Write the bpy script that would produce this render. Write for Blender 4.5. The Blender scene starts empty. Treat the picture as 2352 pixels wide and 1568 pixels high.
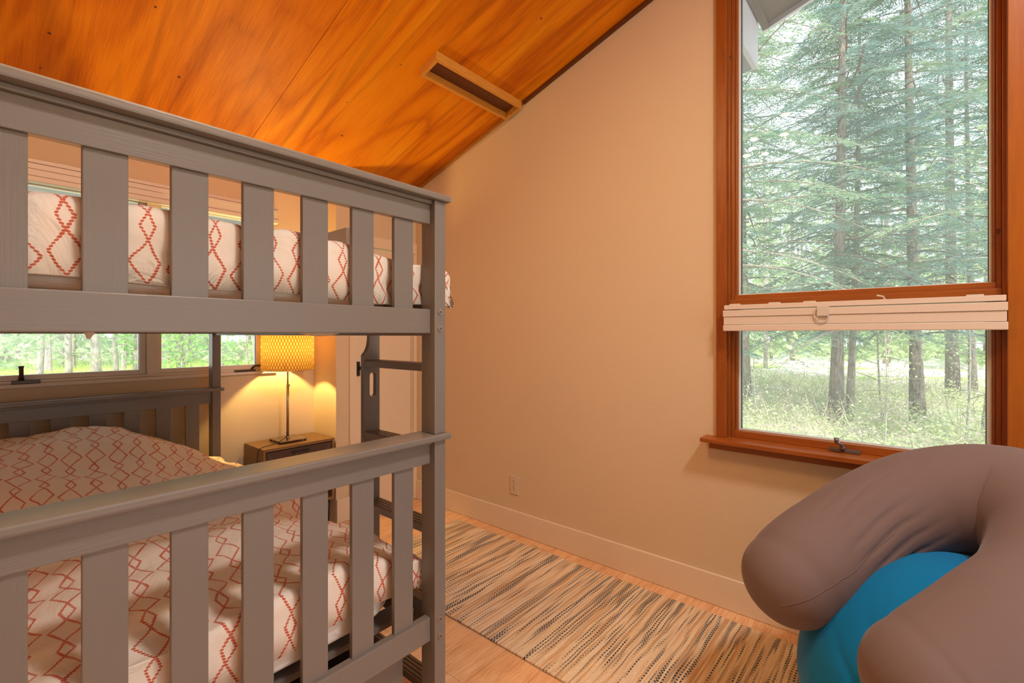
import bpy, bmesh, math, random
import numpy as np
from mathutils import Vector, Matrix, noise
PI = math.pi
C = bpy.context.scene.collection
random.seed(4)

# ------------------------------------------------------------------ camera, world, sun, exposure
CAM_Z = 1.28
cam_d = bpy.data.cameras.new('camera'); cam = bpy.data.objects.new('camera', cam_d); C.objects.link(cam)
cam.location = (0, 0, CAM_Z)
cam.rotation_euler = (PI/2, 0, -math.atan2(0.7610378, 0.6487075))
cam_d.sensor_width = 36; cam_d.lens = 36*1084/2352
cam_d.shift_y = -16/2352; cam_d.clip_start = 0.05; cam_d.clip_end = 300
sc = bpy.context.scene; sc.camera = cam
sc.view_settings.view_transform = 'Standard'; sc.view_settings.look = 'None'
sc.view_settings.exposure = 0.0; sc.view_settings.gamma = 1; sc.view_settings.use_curve_mapping = False
w = bpy.data.worlds.new('sky'); sc.world = w; w.use_nodes = True
bg = w.node_tree.nodes['Background']; bg.inputs[0].default_value = (0.84, 0.92, 1.0, 1); bg.inputs[1].default_value = 2.5
sd = bpy.data.lights.new('sun', 'SUN'); sd.energy = 8.0; sd.angle = math.radians(1.5); sd.color = (1.0, 0.93, 0.82)
sun = bpy.data.objects.new('sun', sd); C.objects.link(sun)
sun.rotation_euler = Vector((-0.55, -0.45, 0.75)).to_track_quat('Z', 'Y').to_euler()
def portal(loc, rot, sx, sy):
    d = bpy.data.lights.new('daylight_portal', 'AREA'); d.shape = 'RECTANGLE'; d.size = sx; d.size_y = sy
    d.cycles.is_portal = True
    o = bpy.data.objects.new('daylight_portal', d); C.objects.link(o); o.location = loc; o.rotation_euler = rot
portal((2.46, 0.214, 1.90), (0, PI/2, 0), 2.2, 0.9)
portal((0.68, 3.42, 1.55), (-PI/2, 0, 0), 1.3, 1.0)
portal((1.0, -1.93, 1.15), (PI/2, 0, 0), 2.2, 2.1)

# ------------------------------------------------------------------ materials
def lin(c): return tuple((x/12.92 if x <= .04045 else ((x+.055)/1.055)**2.4) for x in c)
def mat(name, col, rough=.6, spec=.5, metal=0):
    m = bpy.data.materials.new(name); m.use_nodes = True
    b = m.node_tree.nodes['Principled BSDF']
    b.inputs['Base Color'].default_value = (*col, 1); b.inputs['Roughness'].default_value = rough
    b.inputs['Specular IOR Level'].default_value = spec; b.inputs['Metallic'].default_value = metal
    return m
class N:
    def __init__(s, m): s.m = m; s.t = m.node_tree; s.b = s.t.nodes.get('Principled BSDF')
    def n(s, ty, **kw):
        x = s.t.nodes.new(ty)
        for k, v in kw.items(): setattr(x, k, v)
        return x
    def l(s, a, b): s.t.links.new(a, b)
    def val(s, sock, v):
        if isinstance(v, (int, float)): sock.default_value = v
        elif isinstance(v, tuple): sock.default_value = v
        else: s.l(v, sock)
    def M(s, op, a, b=0.0, c=0.0):
        x = s.n('ShaderNodeMath', operation=op)
        s.val(x.inputs[0], a); s.val(x.inputs[1], b); s.val(x.inputs[2], c)
        return x.outputs[0]
    def obj(s): return s.n('ShaderNodeTexCoord').outputs['Object']
    def uv(s): return s.n('ShaderNodeTexCoord').outputs['UV']
    def map(s, v, scale=(1,1,1), loc=(0,0,0), rot=(0,0,0)):
        x = s.n('ShaderNodeMapping'); s.l(v, x.inputs[0]); x.inputs['Scale'].default_value = scale
        x.inputs['Location'].default_value = loc; x.inputs['Rotation'].default_value = rot
        return x.outputs[0]
    def noise(s, v, scale=5, detail=3, rough=.5, dist=0, out=0):
        x = s.n('ShaderNodeTexNoise'); s.l(v, x.inputs['Vector']); x.inputs['Scale'].default_value = scale
        x.inputs['Detail'].default_value = detail; x.inputs['Roughness'].default_value = rough
        x.inputs['Distortion'].default_value = dist
        return x.outputs[out]
    def ramp(s, f, stops):
        x = s.n('ShaderNodeValToRGB'); s.l(f, x.inputs[0]); e = x.color_ramp.elements
        while len(e) < len(stops): e.new(.5)
        for i, (p, c) in enumerate(stops):
            e[i].position = p; e[i].color = (*c, 1) if len(c) == 3 else c
        return x.outputs[0]
    def mix(s, f, a, b, mode='MIX'):
        x = s.n('ShaderNodeMix', data_type='RGBA', blend_type=mode)
        s.val(x.inputs[0], f)
        for k, v in ((6, a), (7, b)):
            if isinstance(v, tuple): x.inputs[k].default_value = (*v, 1) if len(v) == 3 else v
            else: s.l(v, x.inputs[k])
        return x.outputs[2]
    def col(s, c): s.l(c, s.b.inputs['Base Color'])
    def bump(s, h, dist=.002, strength=1.0):
        x = s.n('ShaderNodeBump'); s.val(x.inputs['Height'], h); x.inputs['Distance'].default_value = dist
        x.inputs['Strength'].default_value = strength; s.l(x.outputs[0], s.b.inputs['Normal'])
        return x

def wall_mat(name, col):
    m = mat(name, col, .75, .25); k = N(m); o = k.obj()
    f = k.noise(o, 2.5, 4); k.col(k.mix(k.M('MULTIPLY', f, .12), col, tuple(c*.8 for c in col)))
    k.bump(k.noise(o, 160, 3), .0012, .5); return m
M_wall = wall_mat('warm_white_wall_paint', (.69, .54, .375))
def painted_wood(name, col, grain=(60, 4, 60), rough=.33, amt=.10):
    m = mat(name, col, rough, .5); k = N(m); o = k.obj()
    f = k.noise(k.map(o, grain), 4, 4, .6)
    k.col(k.mix(k.M('MULTIPLY', f, amt*2), tuple(min(1, c*1.05) for c in col), tuple(c*(1-amt*2) for c in col)))
    k.bump(f, .0008, .5); return m
GREY = (.185, .162, .148)
M_bedX = painted_wood('grey_stained_wood', GREY, (3, 60, 60))
M_bedZ = painted_wood('grey_stained_wood_upright', GREY, (60, 60, 2.5))
M_bedY = painted_wood('grey_stained_wood_rail', GREY, (60, 3, 60))
M_trimwhite = painted_wood('cream_painted_trim', (.74, .61, .47), (40, 2, 30), .45, .04)
M_doorwhite = painted_wood('cream_painted_door', (.74, .60, .45), (30, 30, 2), .45, .04)
M_winwhite = painted_wood('white_window_frame', (.72, .64, .56), (2, 30, 30), .45, .04)
M_vinyl = mat('white_vinyl', (.72, .72, .70), .4)
M_gasket = mat('black_gasket', (.02, .02, .02), .6)

def plywood():
    m = mat('orange_plywood_ceiling', (.5, .17, .02), .45, .18); k = N(m); o = k.obj()
    warp = k.noise(k.map(o, (2.4, .50, .50), (3.1, .7, 0)), 1.1, 2.5, .5, .5)
    ring = k.M('PINGPONG', k.M('MULTIPLY', warp, 9.0), 1.0)
    ring = k.M('POWER', ring, .8)
    fib = k.noise(k.map(o, (90, 2.0, 2.0)), 3, 4, .6)
    big = k.noise(k.map(o, (1.2, .5, .5), (7, 2, 0)), 1.4, 2)
    f = k.M('ADD', k.M('MULTIPLY', ring, .34), k.M('ADD', k.M('MULTIPLY', fib, .50), k.M('MULTIPLY', big, .42)))
    c = k.ramp(f, [(.26, (.31, .072, .001)), (.48, (.58, .155, .002)), (.66, (.76, .245, .003)), (.9, (.84, .34, .008))])
    # thin dark figure lines
    st = k.noise(k.map(o, (9, .55, .55), (1, 5, 0)), 1.3, 4, .6, .7)
    c = k.mix(k.M('MULTIPLY', k.ramp(st, [(.50, (0, 0, 0)), (.66, (1, 1, 1))]), .45), c, (.30, .06, .002))
    k.col(c); k.bump(fib, .0006, .4)
    return m
M_ceil = plywood()
def stained(name, base, dark, grain, rough=.35):
    m = mat(name, base, rough, .5); k = N(m); o = k.obj()
    f = k.noise(k.map(o, grain), 3, 5, .6, .4)
    kn = k.n('ShaderNodeTexVoronoi'); k.l(k.map(o, (5, 5, 3.2)), kn.inputs['Vector']); kn.inputs['Scale'].default_value = 1.4
    spot = k.M('LESS_THAN', kn.outputs['Distance'], .05)
    c = k.mix(f, dark, base); c = k.mix(k.M('MULTIPLY', spot, .7), c, tuple(x*.2 for x in dark))
    k.col(c); k.bump(f, .0008, .4); return m
M_pineZ = stained('amber_stained_pine_upright', (.42, .115, .013), (.15, .028, .004), (45, 45, 2))
M_pineY = stained('amber_stained_pine_rail', (.45, .13, .016), (.18, .036, .005), (45, 2.2, 45))
M_pineBoard = stained('golden_knotty_pine', (.44, .135, .008), (.28, .065, .004), (16, 16, 1.6))
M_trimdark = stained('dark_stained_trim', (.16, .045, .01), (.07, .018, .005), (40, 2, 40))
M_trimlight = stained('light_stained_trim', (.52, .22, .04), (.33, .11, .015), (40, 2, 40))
M_boxwood = stained('raw_wood_frame', (.80, .40, .08), (.50, .20, .03), (4, 40, 40))

def floor_mat():
    m = mat('light_oak_plank_floor', (.55, .3, .14), .42, .4); k = N(m); o = k.obj()
    br = k.n('ShaderNodeTexBrick'); k.l(o, br.inputs['Vector']); br.offset = .4
    br.inputs['Scale'].default_value = 1; br.inputs['Brick Width'].default_value = 1.2
    br.inputs['Row Height'].default_value = .18; br.inputs['Mortar Size'].default_value = .0012
    br.inputs['Color1'].default_value = (.9, .9, .9, 1); br.inputs['Color2'].default_value = (.82, .82, .82, 1)
    br.inputs['Mortar'].default_value = (.25, .2, .15, 1)
    g = k.noise(k.map(o, (3, 45, 1)), 3, 6, .65, .5); g2 = k.noise(k.map(o, (1.2, 8, 1)), 2, 3, .5, 1.0)
    f = k.M('ADD', k.M('MULTIPLY', g, .65), k.M('MULTIPLY', g2, .35))
    c = k.ramp(f, [(.3, (.56, .27, .11)), (.5, (.85, .50, .26)), (.68, (.95, .70, .46))])
    c = k.mix(.55, c, br.outputs[0], 'MULTIPLY'); k.col(c); k.bump(g, .0005, .4); return m
M_floor = floor_mat()

def rug_mat():
    m = mat('woven_rag_rug', (.5, .4, .3), .95, .1); k = N(m); o = k.obj()
    s = k.n('ShaderNodeSeparateXYZ'); k.l(o, s.inputs[0]); x, y = s.outputs[0], s.outputs[1]
    wob = k.M('MULTIPLY', k.M('SUBTRACT', k.noise(k.map(o, (6, 6, 1)), 1, 2), .5), .016)
    yy = k.M('ADD', y, wob)
    row = k.M('FLOOR', k.M('DIVIDE', yy, .0068))
    fr = k.M('FRACT', k.M('DIVIDE', yy, .0068))
    cb = k.n('ShaderNodeCombineXYZ'); k.l(k.M('MULTIPLY', x, 2.6), cb.inputs[0]); k.l(k.M('MULTIPLY', row, 7.31), cb.inputs[1])
    r1 = k.noise(cb.outputs[0], 1.0, 1, .5)
    cb2 = k.n('ShaderNodeCombineXYZ'); k.l(k.M('MULTIPLY', x, 1.1), cb2.inputs[0]); k.l(k.M('MULTIPLY', yy, 17), cb2.inputs[1])
    r2 = k.noise(cb2.outputs[0], 1.0, 2, .5)
    cb3 = k.n('ShaderNodeCombineXYZ'); k.l(k.M('MULTIPLY', x, 2.0), cb3.inputs[0]); k.l(k.M('MULTIPLY', row, 3.77), cb3.inputs[1]); cb3.inputs[2].default_value = 9
    r3 = k.noise(cb3.outputs[0], 1.0, 1, .5)
    f = k.M('ADD', k.M('MULTIPLY', r1, .62), k.M('MULTIPLY', r2, .42))
    dark = k.ramp(f, [(.535, (0, 0, 0)), (.59, (1, 1, 1))])
    base = k.ramp(r3, [(.25, (.72, .55, .35)), (.45, (.82, .69, .51)), (.62, (.62, .38, .19)), (.75, (.38, .36, .32))])
    dcol = k.ramp(r3, [(.35, (.055, .05, .06)), (.5, (.10, .12, .14)), (.62, (.24, .27, .25)), (.75, (.045, .04, .05))])
    # weft bead: every other warp crossing shows
    bead = k.M('PINGPONG', k.M('ADD', k.M('DIVIDE', x, .0085), k.M('MULTIPLY', row, 1.0)), 1.0)
    vis = k.M('GREATER_THAN', bead, .42)
    c = k.mix(k.M('MULTIPLY', dark, k.M('ADD', k.M('MULTIPLY', vis, .75), .24)), base, dcol)
    k.col(c)
    h = k.M('MULTIPLY', k.M('PINGPONG', fr, .5), bead)
    k.bump(h, .006, .7); return m
M_rug = rug_mat()

def quilt_mat(name, rot=0.0, seedoff=(0, 0, 0), sz=1.0, wob=.03):
    m = mat(name, (.8, .72, .64), .85, .15); k = N(m); uv = k.map(k.uv(), (1/sz, 1/sz, 1), seedoff, (0, 0, rot))
    s = k.n('ShaderNodeSeparateXYZ'); k.l(uv, s.inputs[0]); u, v = s.outputs[0], s.outputs[1]
    nz = k.noise(k.map(k.uv(), (9, 9, 1)), 1, 2)
    u = k.M('ADD', u, k.M('MULTIPLY', k.M('SUBTRACT', nz, .5), wob))
    pitch, P, L, wL, wS = .062, .148, .092, .0265, .0125
    cc = k.M('FLOOR', k.M('DIVIDE', u, pitch))
    x = k.M('ABSOLUTE', k.M('SUBTRACT', u, k.M('MULTIPLY', k.M('ADD', cc, .5), pitch)))
    vv = k.M('ADD', v, k.M('MULTIPLY', k.M('FRACT', k.M('MULTIPLY', cc, .5)), P*.17))
    t = k.M('MULTIPLY', k.M('FRACT', k.M('DIVIDE', vv, P)), P)
    big = k.M('LESS_THAN', t, L)
    aL = k.M('MULTIPLY', k.M('SUBTRACT', 1.0, k.M('ABSOLUTE', k.M('SUBTRACT', k.M('MULTIPLY', t, 2/L), 1.0))), wL)
    aS = k.M('MULTIPLY', k.M('SUBTRACT', 1.0, k.M('ABSOLUTE', k.M('SUBTRACT', k.M('MULTIPLY', k.M('SUBTRACT', t, L), 2/(P-L)), 1.0))), wS)
    A = k.M('MAXIMUM', k.M('MULTIPLY', aL, big), k.M('MULTIPLY', aS, k.M('SUBTRACT', 1.0, big)))
    dist = k.M('ABSOLUTE', k.M('SUBTRACT', x, A))
    dv = k.M('MULTIPLY', k.M('SUBTRACT', k.M('FRACT', k.M('DIVIDE', v, .0066)), .5), .0066)
    rad2 = k.M('POWER', k.M('ADD', .0019, k.M('MULTIPLY', k.noise(k.map(k.uv(), (25, 25, 1)), 1, 1), .0020)), 2.0)
    line = k.M('LESS_THAN', k.M('ADD', k.M('MULTIPLY', k.M('MULTIPLY', dist, dist), .8), k.M('MULTIPLY', dv, dv)), rad2)
    line = k.M('MULTIPLY', line, .9)
    c = k.mix(line, (.88, .78, .69), (.60, .075, .02))
    k.col(c)
    h = k.M('ADD', k.M('MULTIPLY', k.noise(k.map(k.uv(), (7, 4, 1)), 1, 4, .6, 1.2), 1.0), k.M('MULTIPLY', k.noise(k.map(k.uv(), (900, 900, 1)), 1, 1), .01))
    k.bump(h, .03, .6); return m
M_quiltU = quilt_mat('printed_cotton_duvet', 0.0)
M_quiltL = quilt_mat('printed_cotton_duvet_lower', .12, (.03, .04, 0), 1.15, .02)
def cloth(name, col, sc=6, d=.012, rough=.85, dyed=.0):
    m = mat(name, col, rough, .2); k = N(m); o = k.obj()
    k.bump(k.M('ADD', k.noise(k.map(o, (sc, sc, sc)), 1, 4, .6, .8), k.M('MULTIPLY', k.noise(o, 700, 1), .015)), d, .6)
    sh = m.node_tree.nodes['Principled BSDF']; sh.inputs['Sheen Weight'].default_value = .12; sh.inputs['Sheen Roughness'].default_value = .4
    return m
M_sheet = cloth('white_cotton_sheet', (.86, .79, .73), 7, .02)
M_jersey = cloth('taupe_stretch_jersey', (.175, .128, .128), 2.2, .004)
M_blue = cloth('bright_blue_stretch_jersey', (.001, .18, .46), 2.5, .006)

M_black = mat('black_metal', (.012, .011, .010), .4)
M_bronze = mat('dark_bronze_metal', (.09, .065, .05), .35, .5, .6)
M_crank = mat('grey_bronze_metal', (.20, .17, .16), .38, .5, .7)
M_nickel = mat('brushed_nickel', (.42, .34, .27), .28, .5, 1)
M_bolt = mat('zinc_bolt', (.30, .26, .24), .4, .5, .6)
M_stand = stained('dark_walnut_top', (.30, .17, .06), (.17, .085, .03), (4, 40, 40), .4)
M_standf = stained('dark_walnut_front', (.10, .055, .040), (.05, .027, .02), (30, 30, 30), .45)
M_ivory = mat('ivory_plastic', (.66, .52, .41), .35)
M_cord = mat('black_rubber_cord', (.02, .015, .015), .5)
M_slot = mat('dark_slot', (.03, .02, .015), .6)
def blind_mat():
    m = mat('white_faux_wood_blind', (.70, .60, .53), .4); k = N(m)
    k.bump(k.noise(k.map(k.obj(), (3, 3, 60)), 3, 3), .0006, .4); return m
M_blind = blind_mat()
M_clear = mat('clear_plastic', (.62, .56, .5), .15)

def glass_mat():
    m = bpy.data.materials.new('window_glass'); m.use_nodes = True; t = m.node_tree; t.nodes.clear()
    out = t.nodes.new('ShaderNodeOutputMaterial'); tr = t.nodes.new('ShaderNodeBsdfTransparent'); tr.inputs[0].default_value = (.97, .985, .98, 1)
    gl = t.nodes.new('ShaderNodeBsdfGlossy'); gl.inputs['Roughness'].default_value = .01
    fr = t.nodes.new('ShaderNodeFresnel'); fr.inputs[0].default_value = 1.5
    mx = t.nodes.new('ShaderNodeMixShader'); t.links.new(fr.outputs[0], mx.inputs[0]); t.links.new(tr.outputs[0], mx.inputs[1]); t.links.new(gl.outputs[0], mx.inputs[2])
    # faint uneven bluish translucent veil mixed into the pane
    df = t.nodes.new('ShaderNodeBsdfTranslucent'); df.inputs[0].default_value = (.75, .85, .95, 1)
    tc = t.nodes.new('ShaderNodeTexCoord'); nz = t.nodes.new('ShaderNodeTexNoise'); nz.inputs['Scale'].default_value = 1.6
    t.links.new(tc.outputs['Object'], nz.inputs['Vector'])
    mu = t.nodes.new('ShaderNodeMath'); mu.operation = 'MULTIPLY'; mu.inputs[1].default_value = .17; t.links.new(nz.outputs[0], mu.inputs[0])
    m2 = t.nodes.new('ShaderNodeMixShader'); t.links.new(mu.outputs[0], m2.inputs[0]); t.links.new(mx.outputs[0], m2.inputs[1]); t.links.new(df.outputs[0], m2.inputs[2])
    t.links.new(m2.outputs[0], out.inputs[0]); return m
M_glass = glass_mat()
def emis(name, col, s):
    m = bpy.data.materials.new(name); m.use_nodes = True; b = m.node_tree.nodes['Principled BSDF']
    b.inputs['Base Color'].default_value = (*col, 1); b.inputs['Emission Color'].default_value = (*col, 1); b.inputs['Emission Strength'].default_value = s
    return m
M_bulb = emis('warm_lamp_glow', (1, .50, .17), 26)
def shade_mat():
    m = bpy.data.materials.new('woven_lamp_shade'); m.use_nodes = True; t = m.node_tree; k = N(m); t.nodes.remove(k.b)
    out = [x for x in t.nodes if x.type == 'OUTPUT_MATERIAL'][0]
    uv = k.uv(); s = k.n('ShaderNodeSeparateXYZ'); k.l(uv, s.inputs[0]); u, v = s.outputs[0], s.outputs[1]
    a = k.M('PINGPONG', k.M('ADD', k.M('MULTIPLY', u, 110.0), k.M('MULTIPLY', v, 14.0)), 1.0)
    b = k.M('PINGPONG', k.M('SUBTRACT', k.M('MULTIPLY', u, 110.0), k.M('MULTIPLY', v, 14.0)), 1.0)
    f = k.M('MULTIPLY', a, b)
    c = k.ramp(f, [(.0, (.045, .018, .003)), (.45, (.125, .070, .024))])
    tl = k.n('ShaderNodeBsdfTranslucent'); k.l(c, tl.inputs[0]); df = k.n('ShaderNodeBsdfDiffuse'); k.l(c, df.inputs[0])
    mx = k.n('ShaderNodeMixShader'); mx.inputs[0].default_value = .42; k.l(tl.outputs[0], mx.inputs[1]); k.l(df.outputs[0], mx.inputs[2])
    k.l(mx.outputs[0], out.inputs[0]); return m
M_shade = shade_mat()
# outdoors
def bark(name, a, b):
    m = mat(name, a, .9, .1); k = N(m); f = k.noise(k.map(k.obj(), (14, 14, 3)), 2, 5, .7); k.col(k.ramp(f, [(.35, b), (.65, a)])); k.bump(f, .03, 1); return m
M_bark = bark('grey_brown_bark', (.55, .48, .42), (.24, .20, .165))
M_barkdark = bark('dark_bark', (.44, .38, .33), (.15, .125, .105))
M_birch = bark('pale_bark', (.62, .58, .52), (.35, .32, .28))
def leafm(name, a, b, tr=.5):
    m = bpy.data.materials.new(name); m.use_nodes = True; t = m.node_tree; k = N(m); t.nodes.remove(k.b)
    out = [x for x in t.nodes if x.type == 'OUTPUT_MATERIAL'][0]
    f = k.noise(k.obj(), 1.7, 3); c = k.ramp(f, [(.35, a), (.65, b)])
    tl = k.n('ShaderNodeBsdfTranslucent'); k.l(c, tl.inputs[0]); df = k.n('ShaderNodeBsdfDiffuse'); k.l(c, df.inputs[0])
    mx = k.n('ShaderNodeMixShader'); mx.inputs[0].default_value = 1-tr; k.l(tl.outputs[0], mx.inputs[1]); k.l(df.outputs[0], mx.inputs[2])
    k.l(mx.outputs[0], out.inputs[0]); return m
M_needle = leafm('hemlock_needles', (.15, .28, .21), (.36, .47, .29))
M_needle2 = leafm('blue_green_needles', (.15, .28, .26), (.34, .47, .42))
M_leaf = leafm('young_maple_leaves', (.22, .48, .10), (.45, .65, .20))
M_grass = leafm('lawn_grass', (.36, .60, .06), (.62, .78, .16))
M_under = leafm('undergrowth_leaves', (.42, .55, .22), (.80, .85, .55))
M_far = leafm('distant_spring_leaves', (.35, .48, .25), (.62, .70, .45))
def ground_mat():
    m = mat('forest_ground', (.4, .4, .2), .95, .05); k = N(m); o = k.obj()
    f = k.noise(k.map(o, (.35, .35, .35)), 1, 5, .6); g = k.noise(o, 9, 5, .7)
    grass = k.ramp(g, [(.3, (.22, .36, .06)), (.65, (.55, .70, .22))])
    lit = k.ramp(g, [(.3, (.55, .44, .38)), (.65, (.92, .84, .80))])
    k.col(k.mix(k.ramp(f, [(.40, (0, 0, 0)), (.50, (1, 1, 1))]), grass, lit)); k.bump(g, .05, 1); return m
M_ground = ground_mat()
M_road = mat('pale_gravel_road', (.8, .78, .76), .9)
M_soffit = painted_wood('weathered_brown_soffit', (.15, .105, .08), (30, 3, 30), .7, .2)
M_fascia = painted_wood('pale_lavender_fascia', (.60, .57, .66), (3, 3, 30), .6, .05)
M_siding = painted_wood('grey_siding', (.30, .29, .34), (3, 3, 30), .7, .1)

# ------------------------------------------------------------------ helpers
def obj(name, bm, m, parent=None, smooth=False, kind=None):
    me = bpy.data.meshes.new(name); bm.normal_update(); bm.to_mesh(me); bm.free()
    if smooth:
        for p in me.polygons: p.use_smooth = True
    me.materials.append(m)
    o = bpy.data.objects.new(name, me); C.objects.link(o)
    if parent is not None:
        o.parent = parent
        if parent.type == 'EMPTY': o.location = -parent.location
    if kind: o['kind'] = kind
    return o
def nb(): return bmesh.new()
def hexa(bm, pts, bev=0, seg=2):
    """8 corner points: bottom loop 0-3, top loop 4-7"""
    v = [bm.verts.new(p) for p in pts]
    F = [(0,3,2,1), (4,5,6,7), (0,1,5,4), (1,2,6,5), (2,3,7,6), (3,0,4,7)]
    fs = [bm.faces.new([v[i] for i in f]) for f in F]
    if bev:
        es = list({e for f in fs for e in f.edges})
        bmesh.ops.bevel(bm, geom=es, offset=bev, segments=seg, affect='EDGES', profile=.6)
def box(bm, x0, x1, y0, y1, z0, z1, bev=0, seg=2):
    hexa(bm, [(x0,y0,z0), (x1,y0,z0), (x1,y1,z0), (x0,y1,z0), (x0,y0,z1), (x1,y0,z1), (x1,y1,z1), (x0,y1,z1)], bev, seg)
def cyl(bm, p0, p1, r0, r1=None, n=16, caps=True):
    r1 = r0 if r1 is None else r1
    p0, p1 = Vector(p0), Vector(p1); d = (p1-p0).normalized()
    a = d.orthogonal().normalized(); b = d.cross(a)
    A = [bm.verts.new(p0 + (a*math.cos(t)+b*math.sin(t))*r0) for t in [2*PI*i/n for i in range(n)]]
    B = [bm.verts.new(p1 + (a*math.cos(t)+b*math.sin(t))*r1) for t in [2*PI*i/n for i in range(n)]]
    for i in range(n): bm.faces.new((A[i], A[(i+1)%n], B[(i+1)%n], B[i]))
    if caps: bm.faces.new(A[::-1]); bm.faces.new(B)
def tube(bm, pts, r, n=8, caps=True):
    pts = [Vector(p) for p in pts]; rings = []; up = None
    for i, p in enumerate(pts):
        d = (pts[min(i+1, len(pts)-1)]-pts[max(i-1, 0)]).normalized()
        if up is None: up = d.orthogonal().normalized()
        a = (up - d*up.dot(d)).normalized(); up = a; b = d.cross(a); rr = r[i] if isinstance(r, (list, tuple)) else r
        rings.append([bm.verts.new(p+(a*math.cos(t)+b*math.sin(t))*rr) for t in [2*PI*k/n for k in range(n)]])
    for i in range(len(rings)-1):
        for k in range(n): bm.faces.new((rings[i][k], rings[i][(k+1)%n], rings[i+1][(k+1)%n], rings[i+1][k]))
    if caps: bm.faces.new(rings[0][::-1]); bm.faces.new(rings[-1])
def B(name, m, parent, args, bev=.002, kind=None, smooth=False):
    bm = nb(); box(bm, *args, bev=bev); return obj(name, bm, m, parent, smooth, kind)
def thing(name, label, cat, loc, group=None):
    o = bpy.data.objects.new(name, None); C.objects.link(o); o.location = loc; o.empty_display_size = .1
    o['label'] = label; o['category'] = cat
    if group: o['group'] = group
    return o
def struct(name, loc=(0,0,0)):
    o = bpy.data.objects.new(name, None); C.objects.link(o); o.location = loc; o['kind'] = 'structure'; return o
def tag(o, label, cat, group=None, kind=None):
    o['label'] = label; o['category'] = cat
    if group: o['group'] = group
    if kind: o['kind'] = kind
    return o
def catmull(P, n=12):
    P = [Vector(p) for p in P]; Q = [P[0]*2-P[1]] + P + [P[-1]*2-P[-2]]; out = []
    for i in range(1, len(Q)-2):
        for k in range(n):
            t = k/n; a, b, c, d = Q[i-1], Q[i], Q[i+1], Q[i+2]
            out.append(.5*((2*b)+(c-a)*t+(2*a-5*b+4*c-d)*t*t+(3*b-a-3*c+d)*t**3))
    out.append(P[-1].copy()); return out

# ------------------------------------------------------------------ room shell
XW, YD, YB, XR = 2.335, 2.985, 3.295, 1.662      # right wall, door wall, back wall, return wall
XL, YF = -1.5, -1.8
def cz(y): return 3.351-.3143*y
bm = nb(); box(bm, XL-.1, XW+.1, YF-.1, YB+.12, -.12, 0); obj('floor', bm, M_floor, kind='structure')
def wall(bm, x0, x1, y0, y1, z0, z1=None):
    """wall block; z1 None = up to the sloping ceiling"""
    a, b = (cz(y0)+.004, cz(y1)+.004) if z1 is None else (z1, z1)
    hexa(bm, [(x0,y0,z0), (x1,y0,z0), (x1,y1,z0), (x0,y1,z0), (x0,y0,a), (x1,y0,a), (x1,y1,b), (x0,y1,b)])
bm = nb()
wall(bm, XW, XW+.10, .672, YD, 0); wall(bm, XW, XW+.10, YF, -.244, 0)
wall(bm, XW, XW+.10, -.244, .672, 0, .77); wall(bm, XW, XW+.10, -.244, .672, 3.02)
obj('wall_right', bm, M_wall, kind='structure')
bm = nb()                                                    # wall with the closet door
wall(bm, XR, 1.813, YD, YD+.10, 0); wall(bm, 2.30, XW+.1, YD, YD+.10, 0); wall(bm, 1.813, 2.30, YD, YD+.10, 1.91)
obj('wall_closet', bm, M_wall, kind='structure')
bm = nb(); wall(bm, XR, XR+.10, YD+.10, YB, 0); obj('wall_return', bm, M_wall, kind='structure')
bm = nb()
wall(bm, XL-.1, .02, YB, YB+.12, 0); wall(bm, 1.325, XR+.1, YB, YB+.12, 0)
wall(bm, .02, 1.325, YB, YB+.12, 0, 1.045); wall(bm, .02, 1.325, YB, YB+.12, 2.09)
obj('wall_back', bm, M_wall, kind='structure')
bm = nb(); wall(bm, XL-.1, XL, YF, YB, 0); obj('wall_left', bm, M_wall, kind='structure')
bm = nb(); wall(bm, XL-.1, -.1, YF-.1, YF, 0); wall(bm, 2.1, XW+.1, YF-.1, YF, 0); wall(bm, -.1, 2.1, YF-.1, YF, 0, .1); wall(bm, -.1, 2.1, YF-.1, YF, 2.2); obj('wall_front', bm, M_wall, kind='structure')
# ceiling: 1.22 m plywood sheets running down the slope, hairline gaps between them
bm = nb(); edges = [XW+.1, 1.1135, 1.1135-1.22, 1.1135-2.44, XL-.1]
for i in range(len(edges)-1):
    xb, xa = edges[i]-.0012, edges[i+1]+.0012; y0, y1 = YF-.1, YB+.12
    hexa(bm, [(xa,y0,cz(y0)), (xb,y0,cz(y0)), (xb,y1,cz(y1)), (xa,y1,cz(y1)), (xa,y0,cz(y0)+.02), (xb,y0,cz(y0)+.02), (xb,y1,cz(y1)+.02), (xa,y1,cz(y1)+.02)])
y0, y1 = YF-.1, YB+.12
hexa(bm, [(XL-.1,y0,cz(y0)+.022), (XW+.1,y0,cz(y0)+.022), (XW+.1,y1,cz(y1)+.022), (XL-.1,y1,cz(y1)+.022), (XL-.1,y0,cz(y0)+.15), (XW+.1,y0,cz(y0)+.15), (XW+.1,y1,cz(y1)+.15), (XL-.1,y1,cz(y1)+.15)])
ceil = obj('ceiling', bm, M_ceil, kind='structure')
bm = nb()                                                    # nail heads and pin knots in the plywood
for x, y, r in [(.24,2.683,.006), (.684,2.675,.006), (1.516,2.062,.004), (1.932,1.451,.006), (1.534,2.686,.008), (1.95,2.36,.004), (.231,2.897,.004), (1.42,2.43,.004), (.52,2.35,.005), (1.18,1.75,.004)]:
    cyl(bm, (x, y, cz(y)-.0012), (x+.0004, y+.0004, cz(y)+.001), r, n=10)
obj('nail', bm, M_trimdark, ceil)
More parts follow.
